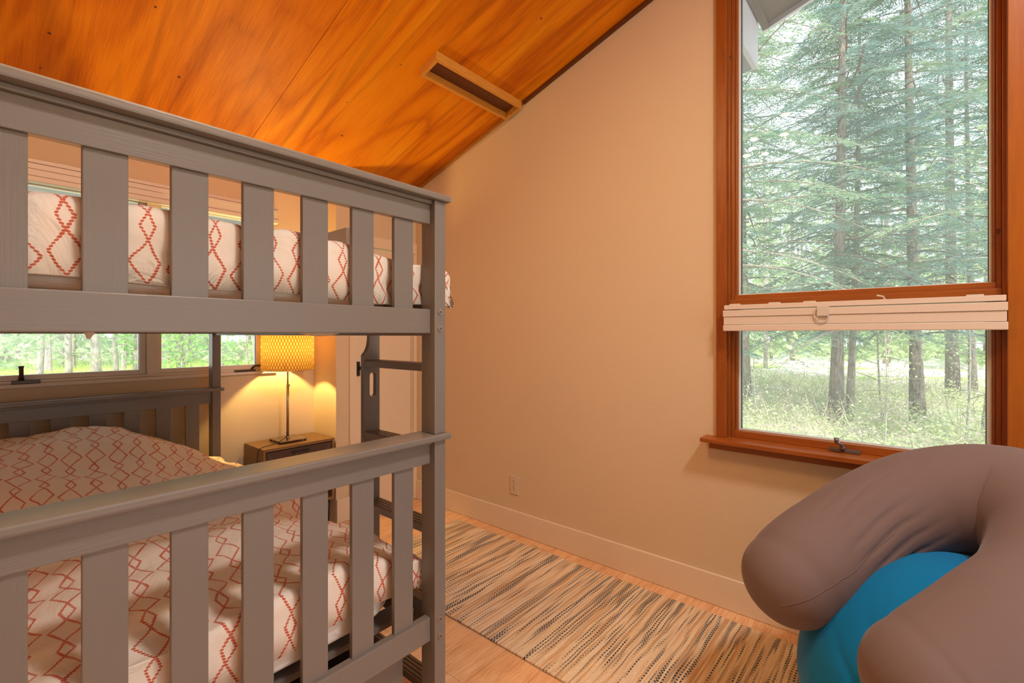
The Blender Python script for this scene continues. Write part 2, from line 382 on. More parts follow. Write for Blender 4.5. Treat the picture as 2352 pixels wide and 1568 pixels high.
# cove trim between ceiling and right wall, dark above the little frame, light below it
def slope_strip(name, m, x0, x1, y0, y1, h):
    bm = nb(); hexa(bm, [(x0,y0,cz(y0)-h), (x1,y0,cz(y0)-h), (x1,y1,cz(y1)-h), (x0,y1,cz(y1)-h), (x0,y0,cz(y0)-.001), (x1,y0,cz(y0)-.001), (x1,y1,cz(y1)-.001), (x0,y1,cz(y1)-.001)], .001)
    return obj(name, bm, m, None, kind='structure')
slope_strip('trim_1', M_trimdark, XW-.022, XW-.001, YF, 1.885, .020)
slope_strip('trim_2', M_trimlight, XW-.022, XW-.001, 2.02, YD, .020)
# baseboards
def bb(name, args):
    bm = nb(); box(bm, *args, bev=.003); return obj(name, bm, M_trimwhite, kind='structure')
bb('baseboard_right', (XW-.016, XW-.0005, YF+.02, YD-.002, .001, .146))
bb('baseboard_closet', (XR-.0, 1.757, YD-.016, YD-.0005, .001, .16))
bb('baseboard_back', (XL+.01, XR-.001, YB-.014, YB-.0005, .001, .146))

# closet door
d = struct('door_1', (2.07, YD, 0))
def DP(name, m, a, bev=.002): return B(name, m, d, a, bev)
DP('casing', M_doorwhite, (1.757, 1.811, YD-.018, YD-.0005, .001, 1.975)); DP('casing', M_doorwhite, (2.302, XW-.002, YD-.018, YD-.0005, .001, 1.905))
DP('casing', M_doorwhite, (1.757, XW-.002, YD-.018, YD-.0005, 1.906, 1.985))
DP('jamb', M_doorwhite, (1.814, 1.850, YD-.010, YD+.09, .001, 1.905)); DP('jamb', M_doorwhite, (2.290, 2.299, YD-.004, YD+.09, .001, 1.905))
leaf = DP('door_leaf', M_doorwhite, (1.853, 2.284, YD-.002, YD+.033, .012, 1.900))
bm = nb(); box(bm, 1.806, 1.830, YD-.022, YD-.016, .99, 1.09, bev=.001); cyl(bm, (1.838, YD-.016, 1.045), (1.838, YD-.05, 1.045), .010); 
cyl(bm, (1.838, YD-.045, 1.015), (1.838, YD-.045, 1.075), .009, .009, 12)
obj('latch', bm, M_black, d, False)
for z in (.955, .825):
    bm = nb(); cyl(bm, (1.872, YD-.002, z), (1.872, YD-.02, z), .010); cyl(bm, (1.872, YD-.02, z), (1.872, YD-.034, z), .016, .012); obj('door_knob', bm, M_black, d, True)

# ------------------------------------------------------------------ window_1 (right wall) with its stool and big pine board
w1 = struct('window_1', (XW, .214, .78))
def W1(name, m, a, bev=.0015): return B(name, m, w1, a, bev)
W1('casing', M_pineZ, (2.318, XW-.0005, .667, .711, .800, 3.10)); W1('casing', M_pineBoard, (2.300, XW-.0005, -.400, -.241, .30, 3.35))
W1('casing', M_pineY, (2.318, XW-.0005, -.238, .7105, 3.00, 3.07))
for (ya, yb) in ((.656, .672), (-.244, -.232)): W1('jamb', M_pineZ, (2.345, 2.43, ya, yb, .798, 3.0))
W1('jamb', M_pineY, (2.345, 2.43, -.232, .656, .770, .800)); W1('jamb', M_pineY, (2.345, 2.43, -.232, .656, 2.96, 3.0))
# upper fixed sash and lower crank sash; wood stops, white vinyl, gasket
def sash(z0, z1, zb, yR):
    for (ya, yb) in ((.641, .6555), (-.2315, -.219)): W1('sash_stile', M_pineZ, (2.360, 2.42, ya, yb, z0, z1))
    for (ya, yb) in ((.632, .6405), (-.2185, -.211)): W1('sash_stile', M_pineZ, (2.372, 2.42, ya, yb, z0, z1))
    W1('sash_rail', M_pineY, (2.360, 2.42, -.2185, .6405, z0, z0+zb))
    for (ya, yb) in ((.6235, .6315), (-.2105, yR)): W1('vinyl_stop', M_vinyl, (2.388, 2.425, ya, yb, z0+zb, z1))
    W1('vinyl_stop', M_vinyl, (2.395, 2.425, yR, .6235, z0+zb, z0+zb+.005))
    for (ya, yb) in ((.6220, .6234), (yR+.0001, yR+.0014)): W1('gasket', M_gasket, (2.402, 2.424, ya, yb, z0+zb+.005, z1), 0)
    W1('glass', M_glass, (2.408, 2.412, yR+.001, .6225, z0+zb, z1), 0)
sash(.8005, 1.395, .031, -.198); sash(1.442, 2.955, .022, -.204)
bm = nb(); box(bm, 2.345, 2.43, -.2315, .6555, 1.396, 1.4415, bev=.0015); obj('mullion', bm, M_pineY, w1)
W1('stool', M_pineY, (2.243, 2.360, -.2405, .762, .780, .7995), .003)
W1('apron', M_pineY, (2.312, XW-.0005, -.2405, .742, .741, .7798), .002)
# crank operator
ck = nb(); box(ck, 2.328, 2.348, .163, .268, .8005, .815, bev=.002); op = obj('crank_operator', ck, M_crank, w1)
bm = nb(); cyl(bm, (2.335, .222, .812), (2.318, .222, .828), .011, .009)
tube(bm, catmull([(2.318, .222, .828), (2.312, .228, .838), (2.314, .240, .846)], 5), .0065, 8)
cyl(bm, (2.314, .240, .840), (2.312, .2405, .860), .008, .009); obj('crank_handle', bm, M_crank, op, True)
# roof overhang outside
rs = nb()
y0, y1 = -2.0, .70
hexa(rs, [(2.44,y0,cz(y0)), (3.14,y0,cz(y0)), (3.14,y1,cz(y1)), (2.44,y1,cz(y1)), (2.44,y0,cz(y0)+.14), (3.14,y0,cz(y0)+.14), (3.14,y1,cz(y1)+.14), (2.44,y1,cz(y1)+.14)])
ro = obj('trim_3', rs, M_soffit, kind='structure')
bm = nb(); hexa(bm, [(3.141,y0,cz(y0)-.03), (3.165,y0,cz(y0)-.03), (3.165,y1,cz(y1)-.03), (3.141,y1,cz(y1)-.03), (3.141,y0,cz(y0)+.16), (3.165,y0,cz(y0)+.16), (3.165,y1,cz(y1)+.16), (3.141,y1,cz(y1)+.16)]); obj('rake_board', bm, M_fascia, ro)
bm = nb(); box(bm, 2.44, 3.139, .66, .695, cz(.66)-.035, cz(.70)); obj('nailing_strip', bm, M_soffit, ro)
bm = nb(); box(bm, 2.44, 3.06, .702, .73, 2.85, 3.30); obj('fascia_board', bm, M_fascia, ro)
bm = nb(); box(bm, 2.44, 3.06, .731, 1.6, 2.852, 2.87); obj('soffit_panel', bm, M_siding, ro)
bm = nb(); box(bm, 2.437, 2.47, -3.0, -.26, -.6, 3.4); box(bm, 2.437, 2.47, .70, 3.4, -.6, 2.4); box(bm, 2.437, 2.47, -.26, .70, -.6, .77); obj('wall_exterior', bm, M_siding, kind='structure')

ea = nb(); y0, y1 = 3.425, 4.15                              # eave over the back window
hexa(ea, [(-3.5,y0,cz(y0)-.02), (2.6,y0,cz(y0)-.02), (2.6,y1,cz(y1)-.02), (-3.5,y1,cz(y1)-.02), (-3.5,y0,cz(y0)+.13), (2.6,y0,cz(y0)+.13), (2.6,y1,cz(y1)+.13), (-3.5,y1,cz(y1)+.13)])
obj('trim_4', ea, M_siding, kind='structure')

# blinds
def blind(label, axis, a0, a1, c, zt, zb, root_loc, tabs):
    """axis 'Y': slats run along Y on plane X=c ; 'X': along X on plane Y=c. stacked slats, headrail on top"""
    t = thing('window_blind', label, 'blind', root_loc)
    def bx(name, m, u0, u1, d0, d1, z0, z1, bev=.002, par=t):
        a = (c-d1, c-d0, u0, u1, z0, z1) if axis == 'Y' else (u0, u1, c-d1, c-d0, z0, z1)
        return B(name, m, par, a, bev)
    H = zt-zb; hr = H*.17
    bx('headrail', M_blind, a0+.003, a1-.003, .004, .050, zt-hr, zt)
    n = 5; z = zt-hr-.004; hh = (z-zb)
    ext = [(-.0005, .0), (.001, .002), (.004, .006), (.0015, .003)]
    bx('valance', M_blind, a0, a1+.0, .0, .058, z-hh*.31, z, .002)
    zz = z-hh*.31-.001; m_ = (zz-zb-.0275)/1
    for i in range(1):
        e = .003+.004*((i*37) % 5)/5
        bx('slat_stack', M_blind, a0+e*.8, a1-e, .002, .0545, zz-m_*(i+1)+.0008, zz-m_*i, .0006)
    bx('bottom_rail', M_blind, a0-.001, a1+.0, .002, .056, zb, zb+.0268, .003)
    for u in tabs: bx('clip', M_clear, u-.022, u+.022, .012, .035, zt, zt+.006, .001)
    return t
b1 = blind('cream slatted blind drawn up across the middle of the tall pine-framed window', 'Y', -.237, .664, 2.317, 1.413, 1.296, (2.29, .214, 1.296), (.62, .46, .33, -.16))
bm = nb(); 
a = [(2.258, .285, 1.396), (2.256, .30, 1.385), (2.256, .31, 1.36), (2.256, .29, 1.33), (2.256, .268, 1.335), (2.256, .262, 1.36), (2.257, .275, 1.385)]
tube(bm, catmull(a, 5), .0022, 6); box(bm, 2.252, 2.258, .26, .30, 1.355, 1.393, bev=.001); obj('cord_tab', bm, M_clear, b1)
bm = nb(); tube(bm, [(2.29, .085, 1.413), (2.285, .09, 1.425), (2.28, .11, 1.430)], .003, 6); obj('wand_hook', bm, M_clear, b1)
b2 = blind('cream slatted blind drawn up along the top of the window behind the bunk', 'X', -.02, 1.392, YB-.004, 2.130, 2.020, (.686, 3.27, 2.02), (.35, .80, 1.2))

# ------------------------------------------------------------------ window_2 (back wall)
w2 = struct('window_2', (.68, YB, 1.04))
def W2(name, m, a, bev=.0015): return B(name, m, w2, a, bev)
ya, yb = YB-.004, YB+.10
W2('stool', M_winwhite, (-.01, 1.40, YB-.016, YB-.0005, 1.022, 1.040), .003)
W2('stool', M_winwhite, (.02, 1.325, YB-.0005, YB+.10, 1.0455, 1.056), .001)
W2('casing', M_winwhite, (-.02, .019, YB-.014, YB-.0005, 1.041, 2.01)); W2('casing', M_winwhite, (1.326, 1.372, YB-.014, YB-.0005, 1.041, 2.01))
W2('mullion', M_winwhite, (.689, .740, YB-.010, YB+.10, 1.0565, 2.09)); 
W2('jamb', M_winwhite, (.021, .045, ya, yb, 1.0565, 2.089)); W2('jamb', M_winwhite, (1.305, 1.324, ya, yb, 1.0565, 2.089)); W2('jamb', M_winwhite, (.046, 1.304, ya+.02, yb, 2.05, 2.089))
for (x0, x1) in ((.046, .688), (.741, 1.304)):
    W2('sash_stile', M_winwhite, (x0, x0+.020, YB+.012, YB+.06, 1.057, 2.049)); W2('sash_stile', M_winwhite, (x1-.028, x1, YB+.012, YB+.06, 1.057, 2.049))
    W2('sash_rail', M_winwhite, (x0+.0205, x1-.0285, YB+.012, YB+.06, 1.057, 1.082)); W2('sash_rail', M_winwhite, (x0+.0205, x1-.0285, YB+.012, YB+.06, 2.02, 2.049))
    W2('gasket', M_gasket, (x1-.030, x1-.0285, YB+.028, YB+.036, 1.083, 2.019), 0)
    W2('glass', M_glass, (x0+.0205, x1-.0305, YB+.030, YB+.034, 1.082, 2.02), 0)
op = B('crank_operator', M_bronze, w2, (.165, .262, YB-.022, YB+.004, 1.0415, 1.058), .002)
bm = nb(); tube(bm, [(.198, YB-.010, 1.058), (.197, YB-.020, 1.085), (.196, YB-.028, 1.115), (.196, YB-.030, 1.128)], [.011, .0085, .0085, .011], 10); obj('crank_handle', bm, M_bronze, op, True)
op = B('crank_operator', M_bronze, w2, (1.14, 1.262, YB-.020, YB+.004, 1.0415, 1.054), .002)
bm = nb(); tube(bm, catmull([(1.235, YB-.01, 1.050), (1.25, YB-.022, 1.072), (1.275, YB-.028, 1.078), (1.31, YB-.030, 1.066), (1.325, YB-.030, 1.078)], 4), .0075, 8); obj('crank_handle', bm, M_bronze, op, True)

# unseen window added behind the camera to brighten the room with daylight
w3 = struct('window_added', (1.0, YF, .1))
for a in ((-.099, -.05), (.975, 1.025), (2.05, 2.099)): B('sash_stile', M_pineZ, w3, (*a, YF-.08, YF-.03, .102, 2.198))
for a, b in ((-.049, .974), (1.026, 2.049)):
    for z in ((.102, .17), (2.14, 2.198)): B('sash_rail', M_pineY, w3, (a, b, YF-.08, YF-.03, *z))
    B('glass', M_glass, w3, (a, b, YF-.058, YF-.054, .171, 2.139), 0)

# wall outlet
ot = thing('wall_outlet', 'ivory duplex electrical outlet low on the long bare wall above the baseboard', 'outlet', (XW, 1.967, .307))
bm = nb(); box(bm, XW-.0065, XW-.0005, 1.932, 2.002, .248, .366, bev=.0025); obj('cover_plate', bm, M_ivory, ot)
for zc in (.287, .328):
    bm = nb(); cyl(bm, (XW-.0066, 1.967, zc), (XW-.0085, 1.967, zc), .0165, .0160, 20); f = obj('receptacle', bm, M_ivory, ot, False)
    bm = nb(); 
    for yy in (1.9605, 1.9735): box(bm, XW-.0090, XW-.0084, yy-.0012, yy+.0012, zc+.001, zc+.010)
    cyl(bm, (XW-.0084, 1.967, zc-.006), (XW-.0090, 1.967, zc-.006), .0024, n=10); obj('slot', bm, M_slot, f)
bm = nb(); cyl(bm, (XW-.0064, 1.967, .307), (XW-.0078, 1.967, .307), .003, n=12); obj('screw', bm, M_nickel, ot)

# wooden frame on the ceiling
cf = thing('ceiling_frame', 'narrow open wooden frame fixed to the sloping ceiling beside the right wall', 'frame', (1.96, 1.955, cz(1.955)))
def fr(name, m, x0, x1, y0, y1, h0, h1, bev=.0015):
    bm = nb(); hexa(bm, [(x0,y0,cz(y0)-h1), (x1,y0,cz(y0)-h1), (x1,y1,cz(y1)-h1), (x0,y1,cz(y1)-h1), (x0,y0,cz(y0)-h0), (x1,y0,cz(y0)-h0), (x1,y1,cz(y1)-h0), (x0,y1,cz(y1)-h0)], bev)
    return obj(name, bm, m, cf)
fr('side_board', M_boxwood, 1.612, 2.311, 1.890, 1.905, .0005, .045); fr('side_board', M_boxwood, 1.612, 2.311, 2.008, 2.022, .0005, .045)
fr('end_board', M_boxwood, 1.612, 1.632, 1.9055, 2.0075, .0005, .045); fr('end_board', M_boxwood, 2.296, 2.311, 1.9055, 2.0075, .0005, .045)
fr('back_panel', M_trimdark, 1.6325, 2.2955, 1.9055, 2.0075, .0005, .008)

# ------------------------------------------------------------------ bunk bed
XA, XB_ = -.104, 1.010                                   # outer faces of the posts
bed = thing('bunk_bed', 'grey wooden bunk bed with slatted ends and ladder', 'bunk bed', (.453, 2.17, 0))
def BP(name, m, a, bev=.003, par=None): return B(name, m, par or bed, a, bev)
def end_frame(yf, sgn, rear=False):
    """yf = outermost post face, sgn=+1 front (grows to +Y), -1 rear"""
    def yy(a, b): 
        p, q = yf+sgn*a, yf+sgn*b
        return (min(p, q), max(p, q))
    posts = []
    for x0, x1 in ((XA, XA+.044), (XB_-.044, XB_)):
        posts.append(BP('post', M_bedZ, (x0, x1, *yy(0, .066), .001, .9465))); posts.append(BP('post', M_bedZ, (x0, x1, *yy(0, .066), .9675, 1.7005)))
    xi0, xi1 = XA+.0445, XB_-.0445
    for zc in (.947, 1.701):                               # caps with a small moulding beneath
        BP('cap_rail', M_bedX, (XA-.014, XB_+.014, *yy(-.014, .084), zc, zc+.020), .005)
        BP('cap_moulding', M_bedX, (xi0, xi1, *yy(.012, .055), zc-.012, zc-.0003), .003)
        BP('apron', M_bedX, (xi0, xi1, *yy(.022, .046), zc-.073, zc-.0123), .002)
    for z0, z1 in ((.315, .390), (1.284, 1.360)): BP('end_rail', M_bedX, (xi0, xi1, *yy(.020, .046), z0, z1), .003)
    for i in range(7):
        x0 = .0105+.1378*i
        BP('slat', M_bedZ, (x0, x0+.068, *yy(.0305, .0455), .3885 if True else 0, .8745), .002)
        BP('slat', M_bedZ, (x0, x0+.068, *yy(.0305, .0455), 1.3585, 1.6285), .002)
end_frame(1.140, 1); end_frame(3.195, -1, True)
# side rails
for z0, z1 in ((.315, .415), (1.276, 1.395)):
    for x0, x1 in ((XA+.008, XA+.034), (XB_-.034, XB_-.008)): BP('side_rail', M_bedY, (x0, x1, 1.2065, 3.1285, z0, z1))
# guard rails of the upper bunk
for x0, x1, y0 in ((XA+.010, XA+.032, 1.2065), (XB_-.032, XB_-.010, 1.68)):
    BP('guard_rail', M_bedY, (x0, x1, y0, 3.1285, 1.625, 1.697)); BP('guard_rail', M_bedY, (x0, x1, y0, 3.1285, 1.53, 1.6245))
    BP('guard_post', M_bedZ, (x0+.0005, x1-.0005, y0+.0005, y0+.06, 1.396, 1.53))
# support slats and lower deck
for z in (.395, 1.3615):
    for i in range(12):
        y = 1.25+i*.158
        BP('support_slat', M_bedX, (XA+.036, XB_-.036, y, y+.07, z-.030, z-.012), .001)
# bolts
def bolt(x, y, z, dy=-1):
    bm = nb(); cyl(bm, (x, y, z), (x, y+dy*.0022, z), .0105, .0100, 20); cyl(bm, (x, y+dy*.0022, z), (x, y+dy*.0034, z), .0075, .0070, 18); o = obj('bolt', bm, M_bolt, bed)
    bm = nb(); cyl(bm, (x, y+dy*.0034, z), (x, y+dy*.0038, z), .0030, n=6); obj('hex_socket', bm, M_slot, o)
for z in (1.351, 1.299, .383, .329):
    for x in (XB_-.022, XA+.022): bolt(x, 1.1400, z)
# ladder on the right side
lad = nb()
def stile(bm, ya, yb):
    prof = [(1.012, .002), (1.082, .002), (1.082, 1.365), (1.038, 1.365), (1.038, 1.262), (1.034, 1.235), (1.025, 1.215), (1.012, 1.200)]
    hole = [(1.052+.015*math.cos(t), (1.118 if math.sin(t) > 0 else 1.052)+.015*math.sin(t)*1.0) for t in [2*PI*i/20+.01 for i in range(20)]]
    # outer polygon with a hand-hole: build as two faces sheets bridged
    for y, flip in ((ya, False), (yb, True)):
        ov = [bm.verts.new((x, y, z)) for x, z in prof]; hv = [bm.verts.new((x, y, z)) for x, z in hole]
        es = [bm.edges.new((ov[i], ov[(i+1) % len(ov)])) for i in range(len(ov))]+[bm.edges.new((hv[i], hv[(i+1) % len(hv)])) for i in range(len(hv))]
        bmesh.ops.triangle_fill(bm, edges=es, use_beauty=True)
        if not flip: o0, h0 = ov, hv
        else:
            for i in range(len(ov)): j = (i+1) % len(ov); bm.faces.new((o0[i], o0[j], ov[j], ov[i]))
            for i in range(len(hv)): j = (i+1) % len(hv); bm.faces.new((h0[j], h0[i], hv[i], hv[j]))
    bmesh.ops.recalc_face_normals(bm, faces=bm.faces)
stile(lad, 1.611, 1.632); ladder = obj('ladder', lad, M_bedZ, bed)
lad = nb(); stile(lad, 1.234, 1.255); obj('ladder_stile', lad, M_bedZ, ladder)
for z in (1.180, .905, .638, .371, .105):
    bm = nb()
    box(bm, 1.013, 1.080, 1.2555, 1.6105, z-.024, z, bev=.002)
    for gx in (1.026, 1.041, 1.056, 1.070): box(bm, gx-.0045, gx+.0045, 1.2556, 1.6104, z, z+.0022, bev=.0008)
    obj('rung', bm, M_bedY, ladder)

# drawer box under the bed
db = thing('storage_drawer', 'grey wooden storage drawer pushed under the lower bunk', 'drawer', (.40, 2.0, 0))
bm = nb(); box(bm, -.04, .915, 1.235, 1.255, .012, .262, bev=.002); obj('end_panel', bm, M_bedX, db)
bm = nb(); box(bm, .895, .915, 1.2555, 2.95, .012, .262, bev=.002); obj('front_panel', bm, M_bedY, db)
bm = nb(); box(bm, -.04, -.02, 1.2555, 2.95, .012, .262, bev=.002); box(bm, -.0199, .8949, 1.2555, 2.95, .012, .03); obj('drawer_box', bm, M_bedY, db)

# ------------------------------------------------------------------ mattresses and duvets
def fbm(x, y, z=0, o=3):
    return sum(noise.noise(Vector((x*2**i, y*2**i, z+i*7.3)))/2**i for i in range(o))
def pillowbox(bm, x0, x1, y0, y1, z0, z1, n=5, res=(40, 60)):
    """mattress: rounded box all round"""
    cx, cy, cz_, wx, wy, wz = (x0+x1)/2, (y0+y1)/2, (z0+z1)/2, (x1-x0)/2, (y1-y0)/2, (z1-z0)/2
    nu, nv = 96, 24; rings = []
    for j in range(nv+1):
        ph = -PI/2+PI*j/nv; s = math.copysign(abs(math.sin(ph))**.45, math.sin(ph)); c = abs(math.cos(ph))**.30
        ring = []
        for i in range(nu):
            th = 2*PI*i/nu; a = math.copysign(abs(math.cos(th))**.28, math.cos(th)); b = math.copysign(abs(math.sin(th))**.28, math.sin(th))
            r = .93+.07*c if c > .3 else c*3.17
            ring.append(bm.verts.new((cx+wx*a*min(1, c*1.0+(0 if c < .5 else 0)), cy+wy*b*min(1, c), cz_+wz*s)))
        rings.append(ring)
    for j in range(nv):
        for i in range(nu):
            try: bm.faces.new((rings[j][i], rings[j][(i+1) % nu], rings[j+1][(i+1) % nu], rings[j+1][i]))
            except ValueError: pass
    bmesh.ops.remove_doubles(bm, verts=bm.verts, dist=.0005)
def duvet(name, m, x0, x1, y0, y1, hem, top, push, label, loc, n=(.32, .22), res=(150, 230), lump=.012):
    """quilt draped over a bed: hem(x,y) lowest z at the border, top(x,y) height of the surface, push(x,y,z,side) outward bulge"""
    nu, nv = res; V = []; UV = []
    us = [(-1+2*i/nu) for i in range(nu+1)]; vs = [(-1+2*j/nv) for j in range(nv+1)]
    def prof(t, side_frac):
        # t in -1..1 ; outer part of t runs down the side. returns (pos -1..1, drop 0..1)
        e = side_frac
        a = abs(t)
        if a < 1-e: return t/(1-e)*.985, 0.0
        k = (a-(1-e))/e
        return math.copysign(.985+.015*math.sin(min(1, k*1.6)*PI/2), t), k
    co = np.zeros((nv+1, nu+1, 3))
    for j, v in enumerate(vs):
        py, dy = prof(v, n[1]*.5)
        for i, u in enumerate(us):
            px, dx = prof(u, n[0]*.5)
            x = (x0+x1)/2+(x1-x0)/2*px; y = (y0+y1)/2+(y1-y0)/2*py
            zt, zh = top(x, y), hem(x, y); dr = max(dx, dy)
            dr_ = 1-(1-dr**2.2)**(1/2.2) if dr < 1 else 1.0
            z = zt+(zh-zt)*dr_
            if dx > .9 and dy > .9: pass
            l = lump*fbm(x*3.1, y*3.1, z*3.0)+lump*.6*fbm(x*9, y*7, z*9, 2)
            ox, oy = push(x, y, z, dx, dy, zt, zh)
            sx = math.copysign(1, u)*min(1, dx*2); sy = math.copysign(1, v)*min(1, dy*2)
            co[j, i] = (x+sx*(l+ox), y+sy*(l*.7+oy), z+l*(1-dr))
    # arc-length UVs
    du = np.zeros((nv+1, nu+1)); du[:, 1:] = np.cumsum(np.linalg.norm(np.diff(co, axis=1), axis=2), axis=1)
    dv = np.zeros((nv+1, nu+1)); dv[1:, :] = np.cumsum(np.linalg.norm(np.diff(co, axis=0), axis=2), axis=0)
    mu = du[:, nu//2:nu//2+1]; du = du-mu
    fu = np.array([[(x0+x1)/2 for _ in range(nu+1)]]); 
    me = bpy.data.meshes.new(name); idx = lambda j, i: j*(nu+1)+i
    faces = [(idx(j, i), idx(j, i+1), idx(j+1, i+1), idx(j+1, i)) for j in range(nv) for i in range(nu)]
    me.from_pydata(co.reshape(-1, 3).tolist(), [], faces); uvl = me.uv_layers.new(name='UVMap')
    # use mean columns so that the print stays continuous
    dun = np.repeat(du.mean(axis=0, keepdims=True), nv+1, axis=0)*.5+du*.5
    dvn = np.repeat(dv[:, nu//2-20:nu//2+20].mean(axis=1, keepdims=True), nu+1, axis=1)*.6+dv*.4
    flat = np.stack([dun, dvn], axis=2).reshape(-1, 2)
    li = np.zeros(len(me.loops), dtype=np.int32); me.loops.foreach_get('vertex_index', li)
    uvl.data.foreach_set('uv', flat[li].reshape(-1))
    for p in me.polygons: p.use_smooth = True
    me.materials.append(m)
    root = thing('duvet', label, 'duvet', loc)
    o = bpy.data.objects.new('duvet_cover', me); C.objects.link(o); o.parent = root; o.location = -root.location
    sm = o.modifiers.new('thick', 'SOLIDIFY'); sm.thickness = .012; sm.offset = -1
    return root, co

def sm(a, b, x): t = max(0, min(1, (x-a)/(b-a))); return t*t*(3-2*t)
# upper
mt = thing('mattress', 'white-sheeted mattress of the upper bunk', 'mattress', (.453, 2.16, 1.36))
bm = nb(); pillowbox(bm, -.050, .950, 1.212, 3.10, 1.3505, 1.47); obj('fitted_sheet', bm, M_sheet, mt, True)
bm = nb(); bmesh.ops.create_uvsphere(bm, u_segments=24, v_segments=14, radius=1, matrix=Matrix.Translation((.84, 1.62, 1.300)) @ Matrix.Diagonal((.075, .10, .0265, 1))); obj('sheet_bulge', bm, M_sheet, mt, True)
bm = nb(); cyl(bm, (.275, 2.0, 1.33), (.268, 1.995, 1.266), .034, .004, 12); obj('sheet_corner', bm, M_sheet, mt, True)
def topU(x, y):
    z = 1.535+.020*math.sin(x*9+1)*math.sin(y*5)
    z += .035*sm(1.6, 2.6, y)*(1-sm(.2, .9, x))
    z -= .022*sm(.55, 1.0, x)
    return z
def hemU(x, y): 
    z = 1.385-.010*sm(.3, .8, x)+.004*math.sin(x*14)
    if y > 1.4: z = 1.40
    return z
def pushU(x, y, z, dx, dy, zt, zh):
    ox = oy = 0
    k = (z-zh)/max(.01, zt-zh)
    if dy > 0 and y < 1.6:
        oy = -.010*math.exp(-((k-.40-.05*math.sin(x*9))/.05)**2)+.003
    if x > .7:
        f = math.exp(-((y-1.23)/.10)**2); ox = .125*f*math.sin(min(1, dx)*PI*.62)+.012*dx
    return ox, oy
upq, coU = duvet('duvet_cover', M_quiltU, -.05, .985, 1.202, 3.08, hemU, topU, pushU, 'cream duvet with dotted rust diamond print on the upper bunk', (.45, 2.1, 1.5), lump=.019)
# lower
mt2 = thing('mattress', 'white-sheeted mattress of the lower bunk', 'mattress', (.453, 2.16, .385))
bm = nb(); pillowbox(bm, -.055, .955, 1.225, 3.10, .384, .55); obj('fitted_sheet', bm, M_sheet, mt2, True)
def topL(x, y):
    z = .615+.012*math.sin(x*7+2)*math.sin(y*6)
    z += .205*sm(1.9, 2.85, y)*(1-sm(.42, 1.02, x)*.9)
    z += .02*math.sin(y*11+x*4)*sm(1.5, 2.0, y)*(1-sm(2.4, 2.9, y))
    z -= .07*sm(.70, 1.02, x)
    return z
def hemL(x, y): return .475+.012*math.sin(x*11)-(.05*sm(.9, 1.0, x)*sm(1.3, 1.5, y))
def pushL(x, y, z, dx, dy, zt, zh):
    return (.015*math.sin(min(1, dx)*PI) if x > .5 else 0), 0
loq, coL = duvet('duvet_cover', M_quiltL, -.05, .985, 1.215, 3.09, hemL, topL, pushL, 'cream duvet with dotted rust diamond print on the lower bunk', (.45, 2.1, .6), lump=.020)

# ------------------------------------------------------------------ nightstand and lamp
ns = thing('nightstand', 'dark wooden nightstand with patterned drawer front under the table lamp', 'nightstand', (1.42, 3.14, 0))
x0, x1, y0, y1 = 1.192, 1.650, 2.985, 3.276
def NP(name, m, a, bev=.001, par=None): return B(name, m, par or ns, a, bev)
NP('top_panel', M_stand, (x0, x1, y0, y1, .565, .583)); NP('side_panel', M_stand, (x0, x0+.016, y0, y1, .19, .5645)); NP('side_panel', M_stand, (x1-.016, x1, y0, y1, .19, .5645))
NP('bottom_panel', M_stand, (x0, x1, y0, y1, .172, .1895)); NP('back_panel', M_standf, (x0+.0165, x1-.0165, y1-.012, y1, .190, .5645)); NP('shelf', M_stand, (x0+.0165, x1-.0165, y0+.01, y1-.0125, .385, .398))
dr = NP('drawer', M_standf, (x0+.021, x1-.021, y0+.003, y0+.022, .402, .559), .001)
bm = nb()                                                    # chevron grooves on the front
for sx in range(4):
    xa, xb = x0+.025+sx*.102, x0+.025+(sx+1)*.102
    za, zb = (.555, .406) if sx % 2 == 0 else (.406, .555)
    tube(bm, [(xa, y0+.0028, za), (xb, y0+.0028, zb)], .0009, 5)
obj('inlay', bm, M_bolt, dr)
bm = nb(); box(bm, 1.365, 1.475, y0-.012, y0+.0028, .533, .543, bev=.003); obj('handle', bm, M_black, dr)
for xx in (x0+.03, x1-.03):
    for yy in (y0+.03, y1-.03):
        bm = nb(); cyl(bm, (xx, yy, .001), (xx, yy, .1715), .009, .013); obj('leg', bm, M_black, ns, True)

lp = thing('table_lamp', 'lit table lamp with drum shade and metal stem on the dark nightstand', 'lamp', (1.405, 3.135, .5835))
bm = nb(); box(bm, 1.322, 1.492, 3.048, 3.222, .5935, .6005, bev=.0015); obj('base', bm, M_nickel, lp)
for ax, ay in ((1.33, 3.056), (1.484, 3.056), (1.33, 3.214), (1.484, 3.214)):
    bm = nb(); cyl(bm, (ax, ay, .5838), (ax, ay, .5932), .006, n=10); obj('foot', bm, M_black, lp)
bm = nb(); cyl(bm, (1.405, 3.135, .6008), (1.405, 3.135, .612), .011); cyl(bm, (1.405, 3.135, .612), (1.405, 3.135, .955), .0082); cyl(bm, (1.405, 3.135, .955), (1.405, 3.135, 1.105), .0050)
obj('stem', bm, M_nickel, lp, True)
bm = nb(); cyl(bm, (1.405, 3.135, .948), (1.405, 3.118, .948), .004); cyl(bm, (1.405, 3.118, .948), (1.405, 3.112, .948), .006); obj('height_knob', bm, M_nickel, lp)
bm = nb(); nS = 96; lay = bm.loops.layers.uv.new('UVMap'); zs = [1.050+.30*k/12 for k in range(13)]; rg = []
for z in zs: rg.append([bm.verts.new((1.405+(.158+.0012*(i % 2))*math.cos(2*PI*i/nS), 3.132+(.158+.0012*(i % 2))*math.sin(2*PI*i/nS), z)) for i in range(nS)])
